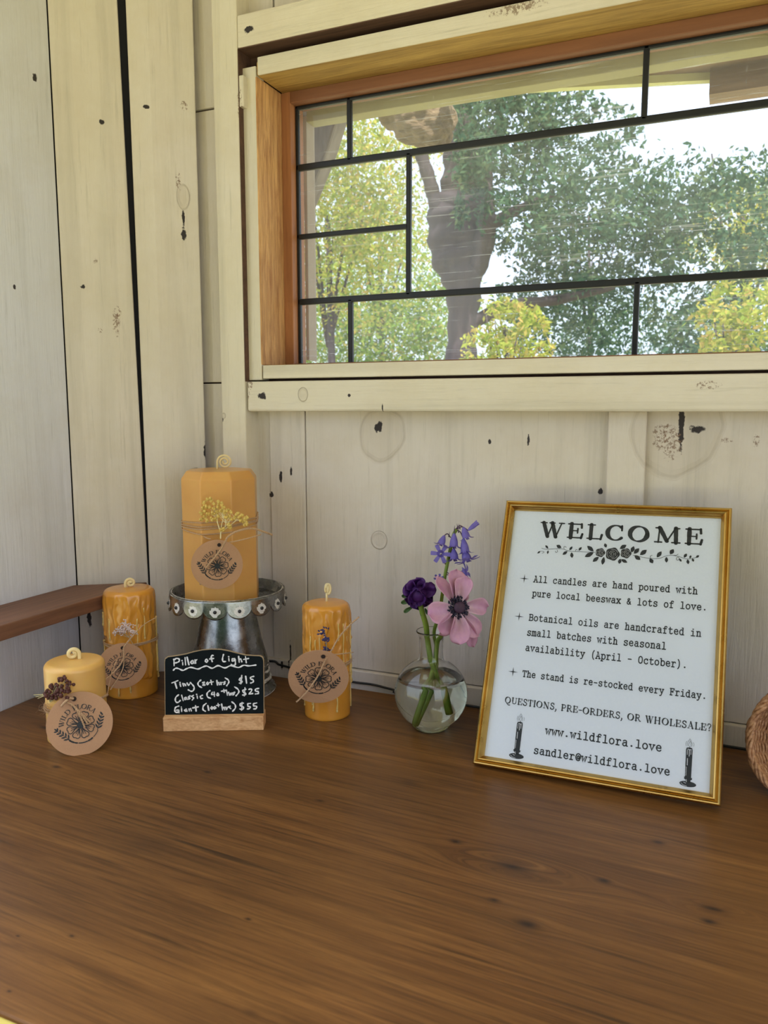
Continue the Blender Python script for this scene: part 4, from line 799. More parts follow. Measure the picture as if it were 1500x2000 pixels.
twist(mb, catmull([onY(579, 1371, .722), onY(600, 1350, .718), onY(622, 1318, .720), onY(634, 1292, .724), onY(645, 1275, .7285), onY(662, 1245, .7385), onY(682, 1222, .742), onY(701, 1205, .745)], 8), .0008)
twist(mb, catmull([onY(632, 1287, .724), onY(631, 1275, .726), onY(641, 1274, .7265), onY(650, 1278, .729), onY(668, 1277, .735), onY(690, 1274, .752)], 6), .00055)
fuzz(mb, wrap_ring(LO, .029, zr3), 80, .005); mb.build('twine', m_tw, t, smooth=True)
m_lav = plain('dried_lavender', (.045, .040, .14), .7, var=.7, scale=400); mb = MB(); rg = random.Random(2); st = MB(); st.tube([onY(640, 1285, .732), onY(637, 1255, .735), onY(634, 1232, .737)], .0004, 5)
for (x, y, k) in ((634, 1231, 9), (631, 1238, 9), (638, 1249, 10), (636, 1252, 8), (637, 1267, 9), (636, 1271, 8)):
    for _ in range(k):
        p = Vector(onY(x+rg.gauss(0, 3), y+rg.gauss(0, 2.2), .735)); d = Vector((rg.gauss(0, 1), rg.gauss(0, .4)-.4, rg.gauss(0, .7)+.5)).normalized()*.0032
        mb.tube([p, p+d*.5, p+d], [.0005, .0010, .0002], 5)
sp = mb.build('lavender_sprig', m_lav, t, smooth=True); sp['label'] = 'dried dark purple lavender'; st.build('sprig_stem', plain('lav_stem', (.30, .28, .16), .8), sp)

# --- cake stand and the tall octagonal candle on it
ST = np.array([-.5573, .7979, 0.]); ZP = .1205; LO = Loc(ST)
t = thing('cake_stand', 'galvanised metal cake stand with scalloped rim under the tall octagonal candle', 'stand', tuple(ST))
def metal():
    q = NT('galvanised_metal'); at = q.n('ShaderNodeAttribute', attribute_name='wear'); nz = q.noise(q.pos, 60, 5, .7); n2 = q.noise(q.vmul(q.pos, (40, 40, 420)), 1, 4, .7); n3 = q.noise(q.pos, 14, 3)
    base = q.mix(q.ramp(nz, [(.3, 0.), (.7, 1.)]), (.13, .145, .15), (.46, .48, .49)); base = q.mix(q.ramp(n3, [(.45, 0.), (.7, .5)]), base, (.20, .15, .13))
    wr = q.math('GREATER_THAN', q.math('ADD', at.outputs['Fac'], q.math('MULTIPLY', n2, .9)), .98)
    q.set(Base_Color=q.mix(wr, base, (.78, .76, .74)), Metallic=q.math('SUBTRACT', .95, q.math('MULTIPLY', wr, .9)), Roughness=q.math('ADD', .17, q.math('MULTIPLY', nz, .2))); q.bump(q.math('ADD', nz, wr), .25, .0008); return q.m
m_metal = metal()
def wearfn(o, fn):
    me = o.data; at = me.attributes.new('wear', 'FLOAT', 'POINT'); at.data.foreach_set('value', [float(fn(v.co)) for v in me.vertices])
PR = .0690
mb = MB(); mb.lathe([(0, ZP-.0025), (PR-.006, ZP-.0025), (PR-.004, ZP+.0005), (PR-.003, ZP+.0085), (PR-.0015, ZP+.0095), (PR, ZP+.0085), (PR-.0005, ZP-.001), (PR-.004, ZP-.0045), (0, ZP-.0045)], tuple(ST), 96)
pl = mb.build('plate', m_metal, t, smooth=True, auto=50); wearfn(pl, lambda v: .62 if (Vector((v[0]-ST[0], v[1]-ST[1])).length > PR-.0018 and v[2] > ZP+.0088) else .0)
def skirt(a, v):
    ph = ((a/(2*PI)*16) % 1.)-.5; dl = .0085+.0125*math.sqrt(max(0., 1-(ph*2*.98)**2)); z = ZP+.0085-dl*v; return LO.cyl(a-.214+PI/16, PR+.0008+.0016*v, z)
NA = 16*14; NVv = 12; mb = MB(); vs = [skirt(2*PI*i/NA, j/NVv) for j in range(NVv+1) for i in range(NA)]
mb.add(vs, [(j*NA+i, j*NA+(i+1)%NA, (j+1)*NA+(i+1)%NA, (j+1)*NA+i) for j in range(NVv) for i in range(NA)])
sk = mb.build('scalloped_skirt', m_metal, t, smooth=True, solid=.0012)
studs = [LO.cyl(2*PI*(k)/16-.214, PR+.0030, ZP-.0028) for k in range(16)]
def wsk(v):
    d = min((Vector(v)-Vector(s_)).length for s_ in studs); return .72 if .0018 < d < .0052 else (.6 if d < .0065 else (.45 if v[2] > ZP+.0075 else .05))
wearfn(sk, wsk)
mb0 = MB(); mb0.ball((0, 0, 0), .0021, 10, 8)
st0 = None
for k, s_ in enumerate(studs):
    if st0 is None: st0 = mb0.build('stud', plain('dark_stud', (.05, .05, .055), .35, .7), t, smooth=True); o = st0
    else: o = st0.copy(); COL.objects.link(o)
    o.location = Vector(s_)
prof = [(.030, ZP-.004), (.0312, ZP-.012), (.0335, ZP-.024), (.0365, ZP-.036), (.0400, ZP-.054), (.0440, ZP-.070), (.0470, ZP-.080), (.0478, .0335), (.0492, .0325), (.0492, .0305), (.0476, .0300), (.0484, .0255), (.0502, .0245), (.0502, .0225), (.0490, .0215), (.0500, .016), (.0520, .0148), (.0522, .0128), (.0512, .012), (.0540, .005), (.0565, .0035), (.0575, .0015), (.0570, .0004), (.054, 0), (.045, .0006)]
mb = MB(); mb.lathe(prof, tuple(ST), 72); pd = mb.build('pedestal', m_metal, t, smooth=True, auto=45)
wearfn(pd, lambda v: .62 if any(abs(v[2]-z_) < .0013 for z_ in (.0325, .0245, .0148)) else (.6 if v[2] < .003 else .0))

GC = ST + np.array([-.0035, -.006, 0]); GZ = ZP-.0024; gR = .0440; gz = ztop(GC, 917); LO = Loc((GC[0], GC[1], GZ)); gH = gz-GZ
t = thing('pillar_candle', 'tall octagonal amber candle with yellow dried flowers standing on the metal cake stand', 'candle', (GC[0], GC[1], GZ), 'beeswax candles')
ang0 = math.radians(16.5); rcirc = gR/math.cos(PI/8)*.985; mb = MB(); prof8 = [(rcirc*.99, 0), (rcirc, .0012), (rcirc, gH-.0095), (rcirc*.855, gH), (rcirc*.5, gH+.0004)]
vs = [LO.cyl(ang0+PI/4*k, r, z) for r, z in prof8 for k in range(8)]; mb.add(vs, [(i*8+k, i*8+(k+1)%8, (i+1)*8+(k+1)%8, (i+1)*8+k) for i in range(4) for k in range(8)] + [tuple(range(7, -1, -1)), tuple(32+k for k in range(8))])
mb.build('body', m_wax, t, bevel=.0022); LW = Loc((GC[0], GC[1], GZ)); LW.c = LW.c + LW.r*.0065
spiral_wick(LW, gH, .0088, t, 2.1, flip=1, r=.00125, ox=0)
def oct_r(a): x = ((a-ang0) % (PI/4))-PI/8; return rcirc*math.cos(PI/8)/math.cos(x)
zg = onY(445, 1032, .742)[2]-GZ
mb = MB()
for dz, ti, w_ in ((.0, .0030, .4), (.003, .0042, 1.3), (-.0025, .0065, .1), (.0055, .002, 2.)):
    twist(mb, [LO.cyl(a, oct_r(a)+.0010, zg+dz-ti*math.cos(a)+.0010*math.sin(a*2+w_)+.002*math.sin(a)) for a in np.linspace(0, 2*PI, 90)], .0007)
tg, mp, R, n = make_tag(t, 424, 1103, .7405, 49.5, -3, -2, yaw=0)
twist(mb, catmull([onY(532, 1045, .763), onY(516, 1039, .752), onY(490, 1032, .741), onY(462, 1038, .737), onY(446, 1048, .735), onY(440, 1057, .733), onY(432, 1072, .733), onY(418, 1090, .733), onY(400, 1112, .7335), onY(395, 1125, .734), onY(391, 1142, .734)], 8), .0010)
twist(mb, catmull([onY(448, 1059, .739), onY(465, 1056, .739), onY(490, 1050, .744), onY(510, 1044, .752)], 6), .00065)
twist(mb, catmull([onY(378, 1030, .760), onY(392, 1042, .752), onY(402, 1050, .742), onY(412, 1053, .741)], 6), .0006)
fuzz(mb, [LO.cyl(a, oct_r(a)+.001, zg) for a in np.linspace(-2, 2, 60)], 90, .003); mb.build('twine', m_tw, t, smooth=True)
m_yel = plain('dried_yellow_flower', (.72, .50, .13), .75, var=.45, scale=350); mb = MB(); st = MB(); rg = random.Random(9); YF = .7385
root = onY(431, 1040, YF); st.tube([onY(431, 1052, YF), root], .0008, 6)
heads = [(398,982),(404,976),(412,978),(418,984),(426,980),(396,992),(402,990),(410,990),(418,994),(425,990),(432,984),(436,992),(394,1002),(400,1000),(408,1003),(399,1010),(394,1014),(405,1016),(416,1003),(424,1000),(432,998),(438,1000),(427,1008),(451,1000),(448,1008),(441,1010),(464,1002),(459,1012),(452,1014),(473,1006),(478,1013),(472,1016),(481,1012),(478,1024),(482,1022),(447,1027),(450,1030),(433,1033),(436,1035),(414,1013),(421,1014),(443,997),(468,1010)]
for (x, y) in heads:
    c = onY(x, y, YF-.001+rg.uniform(-.002, .001)); 
    for _ in range(5): mb.ball(tuple(np.array(c)+np.array([rg.gauss(0, .0009) for _ in range(3)])), rg.uniform(.0011, .0019), 6, 4)
    for k in range(6): a = k*PI/3+rg.random(); p = Vector(c); mb.tube([p, p+Vector((math.cos(a), -.35, math.sin(a)))*.0026], [.0007, .0001], 4)
for j, (bx, by) in enumerate(((424, 1012), (436, 1012), (450, 1016), (462, 1016), (418, 1008), (441, 1022))):
    b = onY(bx, by, YF+.0002); st.tube(catmull([root, (np.array(root)*.5+b*.5)+np.array([.0005*(j-2), 0, 0]), b], 4), .0005, 5)
    for (x, y) in sorted(heads, key=lambda h: (h[0]-bx)**2+(h[1]-by+14)**2)[:9]: st.tube([b, (b+onY(x, y, YF))/2, onY(x, y, YF)], .00028, 4)
sp = mb.build('dried_flowers', m_yel, t, smooth=True); sp['label'] = 'dried pale yellow flower heads'; st.build('sprig_stem', plain('straw_stem', (.78, .66, .36), .7), sp)

# ================================================================== VASE AND FLOWERS
VC = np.array([-.2829, .7834, 0.]); LO = Loc(VC)
def glassmat(name, ior, col=(1, 1, 1)):
    q = NT(name); q.set(Base_Color=col, Roughness=0.0, Transmission_Weight=1.0, IOR=ior); return q.m
BR, BZ = .0402, .0400
def outer_prof():
    P = [(0, .0), (.012, .0), (.0185, .0008)]
    for i in range(1, 24):
        a = -1.02+ (1.02+1.16)*i/23; P.append((BR*math.cos(a), BZ+BR*math.sin(a)*(.985)))
    a = 1.16
    P += [(.0143, .0780), (.0134, .0810), (.0131, .0860), (.0131, .098), (.0133, .104), (.0145, .1075), (.0162, .1090), (.0168, .1102), (.0160, .1110)]
    return P
op = outer_prof(); inn = []
for r, z in op[:-3][::-1]:
    if r > .0165 or z > .02: inn.append((max(0, r-.0012), z))
inn = [(.0150, .1100)] + [(max(0., r-.0012), z+(.0 if z > .01 else .0012)) for r, z in op[3:-4][::-1]] + [(.016, .0022), (.010, .0018), (0, .0018)]
t = thing('bud_vase', 'round clear glass bud vase half filled with water holding cut flowers', 'vase', tuple(VC))
mb = MB(); mb.lathe(op+inn, tuple(VC), 72); mb.build('glass_body', glassmat('clear_glass', 1.46, (.985, 1., .99)), t, smooth=True)
WL = ztop(VC, 1322); wp = [(0, .0016)] + [(r+.00025, z-.0001) for r, z in inn[::-1] if z < WL and r > 0]; rl = wp[-1][0]
wr_ = math.sqrt(max(0, BR**2-((WL-BZ)/.985)**2))-.0012+.00025; wp += [(wr_, WL+.0006), (wr_-.0008, WL), (0, WL)]
mb = MB(); mb.lathe(wp, tuple(VC), 72); wt = mb.build('water', glassmat('water', 1.33, (.90, .93, .80)), t, smooth=True); pass
m_stem = NT('green_stem'); sz = m_stem.noise(m_stem.pos, 60, 2); m_stem.set(Base_Color=m_stem.mix(sz, (.10, .20, .02), (.28, .38, .05)), Roughness=.5, Subsurface_Weight=.1, Subsurface_Scale=.002); m_stem = m_stem.m
def petal_mat(name, inner, outer, vein, cen, R):
    q = NT(name); d = q.n('ShaderNodeVectorMath', operation='DISTANCE'); q.l(q.pos, d.inputs[0]); d.inputs[1].default_value = cen
    f = q.math('DIVIDE', d.outputs['Value'], R); nz = q.noise(q.pos, 260, 3); nb = q.noise(q.pos, 60, 2)
    c = q.ramp(f, [(.15, inner), (.35, tuple((a+b)/2 for a, b in zip(inner, outer))), (.8, outer)]); c = q.mix(q.ramp(nz, [(.4, 0.), (.8, .35)]), c, vein); c = q.mix(q.ramp(nb, [(.5, 0.), (.75, .5)]), c, vein)
    q.set(Base_Color=c, Roughness=.6); tr = q.n('ShaderNodeBsdfTranslucent'); q.l(c, tr.inputs[0]); mx = q.n('ShaderNodeMixShader'); mx.inputs[0].default_value = .3; q.l(q.b.outputs[0], mx.inputs[1]); q.l(tr.outputs[0], mx.inputs[2]); q.l(mx.outputs[0], q.out.inputs[0]); return q.m
def petal(c, ax_d, ax_w, ax_n, L, W_, cup=.2, curl=.3, fold=0., wav=.05, base=.22, seed=0, r0=.12, notch=0.):
    rg = random.Random(seed); ph = rg.uniform(0, 6); mb = MB()
    def fn(u, v):       # u across, v along
        x = (u-.5)*2; wd = W_/2*(base+(1-base)*math.sin(min(1, v*1.18)*PI/2)**.9)*(math.sqrt(max(0, 1-max(0, (v-.62)/.38)**2.4)) if v > .62 else 1)
        l_ = L*(r0+(1-r0)*v); h = cup*L*x*x*math.sin(PI*min(1, v*1.1)) + L*(curl*v*v-.0) + fold*L*x*v + wav*L*math.sin(5*v+ph+3*x)*v*.5
        return np.array(c)+ax_d*l_*(1-.12*abs(curl)*v)+ax_w*wd*x+ax_n*h
    mb.grid(fn, 12, 14); return mb
cam_dir = lambda p: -np.array([p[0], p[1], p[2]-CAMZ])/np.linalg.norm([p[0], p[1], p[2]-CAMZ])
def vframe(p, yaw=0, tilt=0):
    """frame at p facing the viewer side, turned by yaw / tilt degrees; returns right, up, normal"""
    n = cam_dir(p); r = np.cross(UP, n); r /= np.linalg.norm(r); u = np.cross(n, r); a, b = math.radians(yaw), math.radians(tilt)
    n2 = n*math.cos(a)*math.cos(b)+r*math.sin(a)*math.cos(b)+u*math.sin(b); r2 = np.cross(u, n2); r2 /= np.linalg.norm(r2); u2 = np.cross(n2, r2); return r2, u2, n2
def tube_part(pts, r, name, mat, par, n=12, k=8): mb = MB(); mb.tube(catmull(pts, k), r, n); return mb.build(name, mat, par, smooth=True)
# pink anemone
PC = onY(893, 1187, .752); pr, pu, pn = vframe(PC, 12, 3)
t = thing('anemone', 'open pale pink anemone with a dark violet centre in the glass vase', 'flower', tuple(PC), 'cut flowers in the vase')
mpk = petal_mat('pink_petal', (.88, .78, .78), (.80, .48, .64), (.62, .26, .56), tuple(PC), .036)
d_ = (PC-CP) @ _f; px = d_/F
#  dx, dy, width px, cup, curl, fold, depth
PT = [(-2, 76, 36, .25, .05, .1, -.002), (10, 62, 30, .30, .28, -.2, .001), (-44, 60, 27, .25, .10, .35, -.001), (-60, -16, 40, .22, .12, .1, .002), (-38, -54, 32, .35, .30, -.3, -.002), (2, -72, 34, .22, .16, .15, .002), (44, -54, 36, .20, -.02, -.1, -.001), (38, -76, 24, .2, -.12, 0, -.004), (62, 4, 31, .22, .0, .1, .0), (26, 32, 12, .3, -.1, .1, -.005)]
for i, (dx, dy, wpx, cu, cl, fo, dp) in enumerate(PT):
    L = math.hypot(dx, dy)*px; ad = (pr*dx+pu*dy)/math.hypot(dx, dy); aw = np.cross(pn, ad)
    petal(PC+pn*dp, ad, aw, pn, L, wpx*px*1.12, cu*1.2, cl, fo, .11, seed=i).build('petal', mpk, t, smooth=True, solid=.0005)
mb = MB(); mb.ball((0, 0, 0), .0062, 20, 12, (1, 1, .62), Matrix((pr, pu, pn)).transposed()); 
o = mb.build('centre', plain('violet_centre', (.050, .022, .050), .7, var=.5, scale=900), t, smooth=True); o.location = Vector(PC+pn*.0045+pr*.0015)
o.parent = t; o.matrix_parent_inverse = Matrix.Translation(t.location).inverted()
mb = MB(); rg = random.Random(4)
for k in range(170):
    a = rg.uniform(0, 2*PI); rr = rg.uniform(.0065, .0115); e = PC+pn*(.0028+rg.uniform(0, .003))+(pr*math.cos(a)+pu*math.sin(a))*rr; mb.tube([PC+pn*.001, e], .00018, 3); mb.ball(tuple(e), rg.uniform(.0007, .0012), 6, 4)
mb.build('stamens', plain('dark_stamens', (.012, .010, .035), .6), t, smooth=True)
m_stem_d = plain('dark_stem', (.09, .06, .05), .6)
inv = lambda x, y, Y: onY(x, y, Y)
tube_part([PC-pn*.002, onY(880, 1215, .768), onY(862, 1240, .778), LO(.0065, .002, .098), LO(.004, .001, .075), LO(-.004, .004, .045), LO(-.014, .010, .016), LO(-.017, .012, .006)], .0026, 'stem', m_stem, t)
# purple anemone
QC = onY(818, 1160, .775); qr, qu, qn = vframe(QC, -8, -25); dq = ((QC-CP) @ _f)/F
t = thing('anemone', 'half closed dark purple anemone left of the pink flower in the vase', 'flower', tuple(QC), 'cut flowers in the vase')
mpp = petal_mat('purple_petal', (.030, .005, .085), (.085, .014, .20), (.20, .045, .30), tuple(QC), .026); rg = random.Random(12)
PQ = [(-22, 22, 30, .5, .55), (-4, 30, 34, .5, .3), (16, 24, 28, .4, .5), (26, 4, 30, .5, .3), (-26, 0, 30, .5, .5), (-20, -20, 28, .5, .4), (0, -28, 32, .4, .4), (20, -20, 30, .5, .5), (-10, 10, 26, .7, 1.2), (10, 8, 24, .7, 1.3), (0, -10, 28, .7, 1.1), (12, -8, 22, .7, 1.3), (-14, -6, 22, .6, 1.4), (30, 18, 24, .3, .1)]
for i, (dx, dy, wpx, cu, cl) in enumerate(PQ):
    L = math.hypot(dx, dy)*dq*1.12; ad = (qr*dx+qu*dy)/math.hypot(dx, dy); petal(QC+qn*(-.004 if i < 8 else .002), ad, np.cross(qn, ad), qn, max(L, .010), wpx*dq*1.15, cu, cl*.8, rg.uniform(-.3, .3), .22, seed=i+40, base=.4).build('petal', mpp, t, smooth=True, solid=.0004)
mb = MB(); mb.ball(tuple(QC), .0105, 16, 12, (1, 1, .95)); mb.build('bud_core', mpp, t, smooth=True)
m_leaf = plain('green_leaf', (.055, .12, .03), .55, var=.4)
mb = MB()
for (x0, y0, x1, y1) in ((805, 1165, 786, 1164), (806, 1172, 785, 1177), (806, 1185, 790, 1195), (822, 1185, 824, 1202), (812, 1168, 792, 1170), (830, 1188, 836, 1200)):
    a = onY(x0, y0, .779); b = onY(x1, y1, .775); d = b-a; L = np.linalg.norm(d); d /= L; mb2 = petal(a, d, np.cross(cam_dir(a), d), cam_dir(a), L*1.1, L*.42, .2, .1, 0, .1, .3, r0=0); mb.add(mb2.v, mb2.f)
mb.build('leafy_bracts', m_leaf, t, smooth=True, solid=.0005)
tube_part([QC-UP*.006, onY(826, 1200, .776), onY(832, 1222, .777), LO(-.004, .0, .1), LO(.0, .003, .078), LO(.009, -.002, .05), LO(.014, -.006, .022)], .0030, 'stem', m_stem, t)
# bluebell
BC = onY(866, 1120, .792); t = thing('bluebell', 'blue violet bluebell stem drooping above the other flowers in the vase', 'flower', tuple(BC), 'cut flowers in the vase')
YB = .790
tube_part([onY(892, 1034, YB), onY(886, 1044, YB), onY(881, 1066, YB), onY(875, 1095, YB), onY(869, 1125, YB), onY(864, 1160, YB), onY(858, 1200, .789), LO(.003, -.004, .108), LO(.006, -.004, .085), LO(.004, -.004, .05), LO(-.010, -.002, .016), LO(-.0145, -.001, .007)], .0019, 'stem', m_stem, t, 10)
m_bell = petal_mat('bluebell_petal', (.16, .13, .48), (.27, .22, .68), (.12, .08, .40), tuple(BC), .08)
def bell(p, d, L, R, flare=1., seed=0):
    d = np.array(d, float); d /= np.linalg.norm(d); a = np.cross(d, [.3, .9, .1]); a /= np.linalg.norm(a); b = np.cross(d, a); mb = MB()
    for k in range(6):
        def fn(u, v, k=k):
            th_ = (k+ (u-.5)*(1.04 if v < .6 else 1.04-(v-.6)*1.6))*PI/3; tt = v; r = R*(.30+.70*math.sin(min(1, tt*1.7)*PI/2))*(1+.04*(k % 2)); z = L*tt
            if v > .62: q = (v-.62)/.38; r += R*flare*1.3*q*q; z = L*(.62+.38*(q-.55*q*q*flare)) 
            return np.array(p)+d*z+(a*math.cos(th_)+b*math.sin(th_))*r
        mb.grid(fn, 5, 12)
    return mb
m_ped = plain('dark_pedicel', (.075, .035, .09), .6)
UPX = lambda dx, dy, dz=0.: _r*dx+_u*dy+_f*dz
BL_ = [((868,1046), (-.42, -1, -.1), 22, 6.2, 1.), ((887,1042), (-.05, -1, -.15), 30, 7, 1.), ((905,1052), (.12, -1, -.1), 31, 7.2, 1.), ((905,1030), (.28, -1, -.2), 24, 6.5, .8), ((914,1036), (.75, .62, 0), 22, 4.2, .1),
       ((861,1082), (-.1, .1, -1), 11, 6, 1.5), ((886,1072), (.05, -1, -.2), 24, 7, .9), ((906,1074), (.3, -1, -.3), 26, 8, 1.5), ((898,1121), (.9, .25, -.4), 17, 6.5, 1.5), ((892,1118), (-.1, -.8, -.5), 13, 5.5, .9), ((856,1136), (.0, .5, -.6), 13, 5, .6), ((902,1142), (.2, -.8, -.3), 12, 4.5, .6)]
pxb = ((BC-CP) @ _f)/F; pd_ = MB()
tops = {0: (880, 1050), 1: (888, 1036), 2: (892, 1036), 3: (890, 1034), 4: (892, 1033), 5: (872, 1104), 6: (884, 1050), 7: (884, 1056), 8: (872, 1118), 9: (872, 1122), 10: (864, 1150), 11: (868, 1150)}
for i, ((x, y), dd, L, R, fl) in enumerate(BL_):
    p = onY(x, y, YB-.004 if i not in (5,) else YB-.006); bell(p, UPX(*dd), L*pxb*1.15, R*pxb*1.08, fl, i).build('bell_flower', m_bell, t, smooth=True)
    s_ = onY(*tops[i], YB); mid = (s_+p)/2+UP*.003*(1 if i < 5 else -.6); pd_.tube(catmull([s_, mid, p], 5), .0006, 6)
    if i < 5: b2 = s_+(p-s_)*.3; pd_.tube([b2, b2+UP*.006+(b2-p)*.2], [.0007, .0001], 5)
pd_.build('flower_stalks', m_ped, t, smooth=True)

# ================================================================== BASKET at the right edge
m_wic = NT('wicker'); wz = m_wic.noise(m_wic.vmul(m_wic.pos, (300, 300, 300)), 1, 4); m_wic.set(Base_Color=m_wic.ramp(wz, [(.3, (.30, .12, .045)), (.6, (.62, .34, .17)), (.8, (.80, .52, .32))]), Roughness=.45); m_wic = m_wic.m
KC = onY(1568, 1424, .76); kn = np.array([-.42, -.86, .30]); kn /= np.linalg.norm(kn); kr = np.cross(UP, kn); kr /= np.linalg.norm(kr); ku = np.cross(kn, kr); KR = .045
t = thing('wicker_basket', 'light brown wicker basket standing by the wall at the right edge', 'basket', (float(KC[0]), float(KC[1]), 0.))
KS = .001
def kp(a, r, h): return KC+(kr*math.cos(a)+ku*math.sin(a)*1.06)*r+kn*h
mb = MB()
for j in range(5):
    ph = j*1.3; mb.tube([kp(a, KR+.0022*math.sin(a*9+ph)+.0006*j, .0016*math.cos(a*9+ph)-.0008*j) for a in np.linspace(0, 2*PI, 140)], .0019, 7, False)
mb.build('rim', m_wic, t, smooth=True)
mb = MB()
for i in range(24):
    f = i/23; r = KR*(1-.02*f)*math.sqrt(max(.02, 1-(f*.97)**2.4)); h = -.002-.055*f
    mb.tube([kp(a, r+.0011*math.sin(a*14+(i % 2)*PI), h) for a in np.linspace(0, 2*PI, 150)], .0015, 6, False)
mb.build('woven_bowl', m_wic, t, smooth=True)
mb = MB()
for k in range(28):
    a = 2*PI*k/28; mb.tube([kp(a, KR*(1-.02*f)*math.sqrt(max(.02, 1-(f*.97)**2.4)), -.002-.055*f) for f in np.linspace(0, 1, 12)], .0012, 5, False)
mb.build('ribs', plain('wicker_rib', (.42, .20, .09), .6), t, smooth=True)
ko = min(v.co[2] for c in t.children for v in c.data.vertices)
t.location.z = 0
for c in t.children: c.location.z -= ko - .0006

# ================================================================== OUTSIDE
GZ0 = -.98
def leafmat(name, cols, trans=.5):
    q = NT(name); oi = q.n('ShaderNodeAttribute', attribute_name='tone'); c = q.ramp(oi.outputs['Fac'], [(i/(len(cols)-1), cc) for i, cc in enumerate(cols)])
    d = q.n('ShaderNodeBsdfDiffuse'); q.l(c, d.inputs[0]); tr = q.n('ShaderNodeBsdfTranslucent'); q.l(c, tr.inputs[0]); mx = q.n('ShaderNodeMixShader'); mx.inputs[0].default_value = trans
    q.l(d.outputs[0], mx.inputs[1]); q.l(tr.outputs[0], mx.inputs[2]); q.l(mx.outputs[0], q.out.inputs[0]); return q.m
def leaves(name, blobs, size, mat, par=None, seed=0, name2=None):
    """blobs: (centre, radii(3), count) ; flat pointed leaves scattered through ellipsoids"""
    rg = np.random.default_rng(seed); V = []; T = []
    for c, rad, n in blobs:
        n = int(n*2.0); d = rg.normal(size=(n, 3)); d /= np.linalg.norm(d, axis=1)[:, None]; rr = rg.random(n)**(1/2.4)
        cl = rg.normal(size=(max(4, n//28), 3)); cl /= np.linalg.norm(cl, axis=1)[:, None]; cl *= (rg.random(len(cl))**(1/2.6))[:, None]
        pick = rg.integers(0, len(cl), n); P = cl[pick]+rg.normal(size=(n, 3))*.095; P = P*np.array(rad)+np.array(c)
        a = rg.normal(size=(n, 3)); a /= np.linalg.norm(a, axis=1)[:, None]; b = np.cross(a, rg.normal(size=(n, 3))); b /= np.linalg.norm(b, axis=1)[:, None]
        s_ = size*.62*(.6+.8*rg.random(n))[:, None]
        q = np.stack([P-a*s_, P+b*s_*.42, P+a*s_, P-b*s_*.42], 1); V.append(q.reshape(-1, 3)); T.append(np.repeat(np.clip(rg.random(n)*.75+.25*rg.random(len(cl))[pick], 0, 1), 4))
    V = np.concatenate(V); T = np.concatenate(T); n = len(V)//4; me = bpy.data.meshes.new(name); me.from_pydata(V.tolist(), [], [(4*i, 4*i+1, 4*i+2, 4*i+3) for i in range(n)]); me.materials.append(mat)
    at = me.attributes.new('tone', 'FLOAT', 'POINT'); at.data.foreach_set('value', T); o = bpy.data.objects.new(name, me); COL.objects.link(o); o['kind'] = 'stuff'
    if par: o.parent = par; o.matrix_parent_inverse = Matrix.Translation(par.location).inverted()
    return o
m_lime = leafmat('lime_leaves', [(.14, .22, .03), (.30, .38, .06), (.46, .46, .10), (.58, .36, .14)], .6)
m_green = leafmat('oak_leaves', [(.02, .06, .04), (.045, .11, .065), (.09, .17, .10), (.20, .26, .12)], .4)
m_mid = leafmat('bush_leaves', [(.08, .17, .04), (.18, .30, .06), (.32, .42, .09), (.50, .34, .14)], .55)
m_bark = wood('bark', (.018, .013, .017), (.075, .052, .055), 'z', .12, .9, .8, 6)
mb = MB(); mb.box((-30, -30, GZ0-.2), (30, 40, GZ0)); g = mb.build('lawn', leafmat('dummy', [(.1, .2, .03), (.1, .2, .03)], 0)); g.data.materials.clear()
gm_ = NT('grass'); gzz = gm_.noise(gm_.pos, 3, 5); gm_.set(Base_Color=gm_.mix(gzz, (.30, .30, .15), (.46, .43, .25)), Roughness=.9); g.data.materials.append(gm_.m); struct(g)
P_ = lambda x, y, Y: onY(x, y, Y)
def blob(x0, y0, x1, y1, Y, n, dep=.5):
    a = onY(x0, y0, Y); b = onY(x1, y1, Y); return ((a+b)/2, (abs(b[0]-a[0])/2, dep, abs(b[2]-a[2])/2), n)
# oak by the window
YT_ = 4.0
ok = thing('oak_tree', 'dark spreading tree with a forked trunk right outside the window', 'tree', (float(P_(905, 690, YT_)[0]), YT_, GZ0))
mb = MB()
def limb(pp, rpx, Y=YT_): pts = catmull([onY(x, y, Y+dz) for x, y, dz in pp], 6); d = ((onY(pp[0][0], pp[0][1], Y)-CP) @ _f)/F; n = len(pts); rr = np.interp(np.linspace(0, 1, n), np.linspace(0, 1, len(rpx)), rpx)*d; mb.tube(pts, [r*(1+.08*math.sin(i*1.7)) for i, r in enumerate(rr)], 14)
limb([(900, 1100, 0), (900, 760, 0), (903, 640, 0), (905, 560, 0), (890, 500, 0), (885, 430, 0), (900, 380, 0), (905, 300, 0), (890, 200, .1), (880, 60, .2)], [34, 30, 27, 34, 46, 48, 40, 36, 30, 22])
limb([(890, 520, 0), (872, 450, -.05), (852, 400, -.08), (838, 350, -.1), (822, 300, -.1)], [26, 17, 14, 13, 12]); limb([(905, 560, 0), (935, 500, 0), (952, 440, 0), (975, 430, 0), (1010, 410, .1), (1080, 380, .2)], [26, 24, 20, 12, 9, 6])
limb([(935, 500, 0), (950, 430, 0), (948, 350, .1), (960, 250, .2)], [16, 18, 14, 10]); limb([(905, 640, 0), (990, 600, .1), (1090, 585, .3), (1200, 560, .4)], [14, 13, 10, 6])
mb.build('trunk', m_bark, ok, smooth=True)
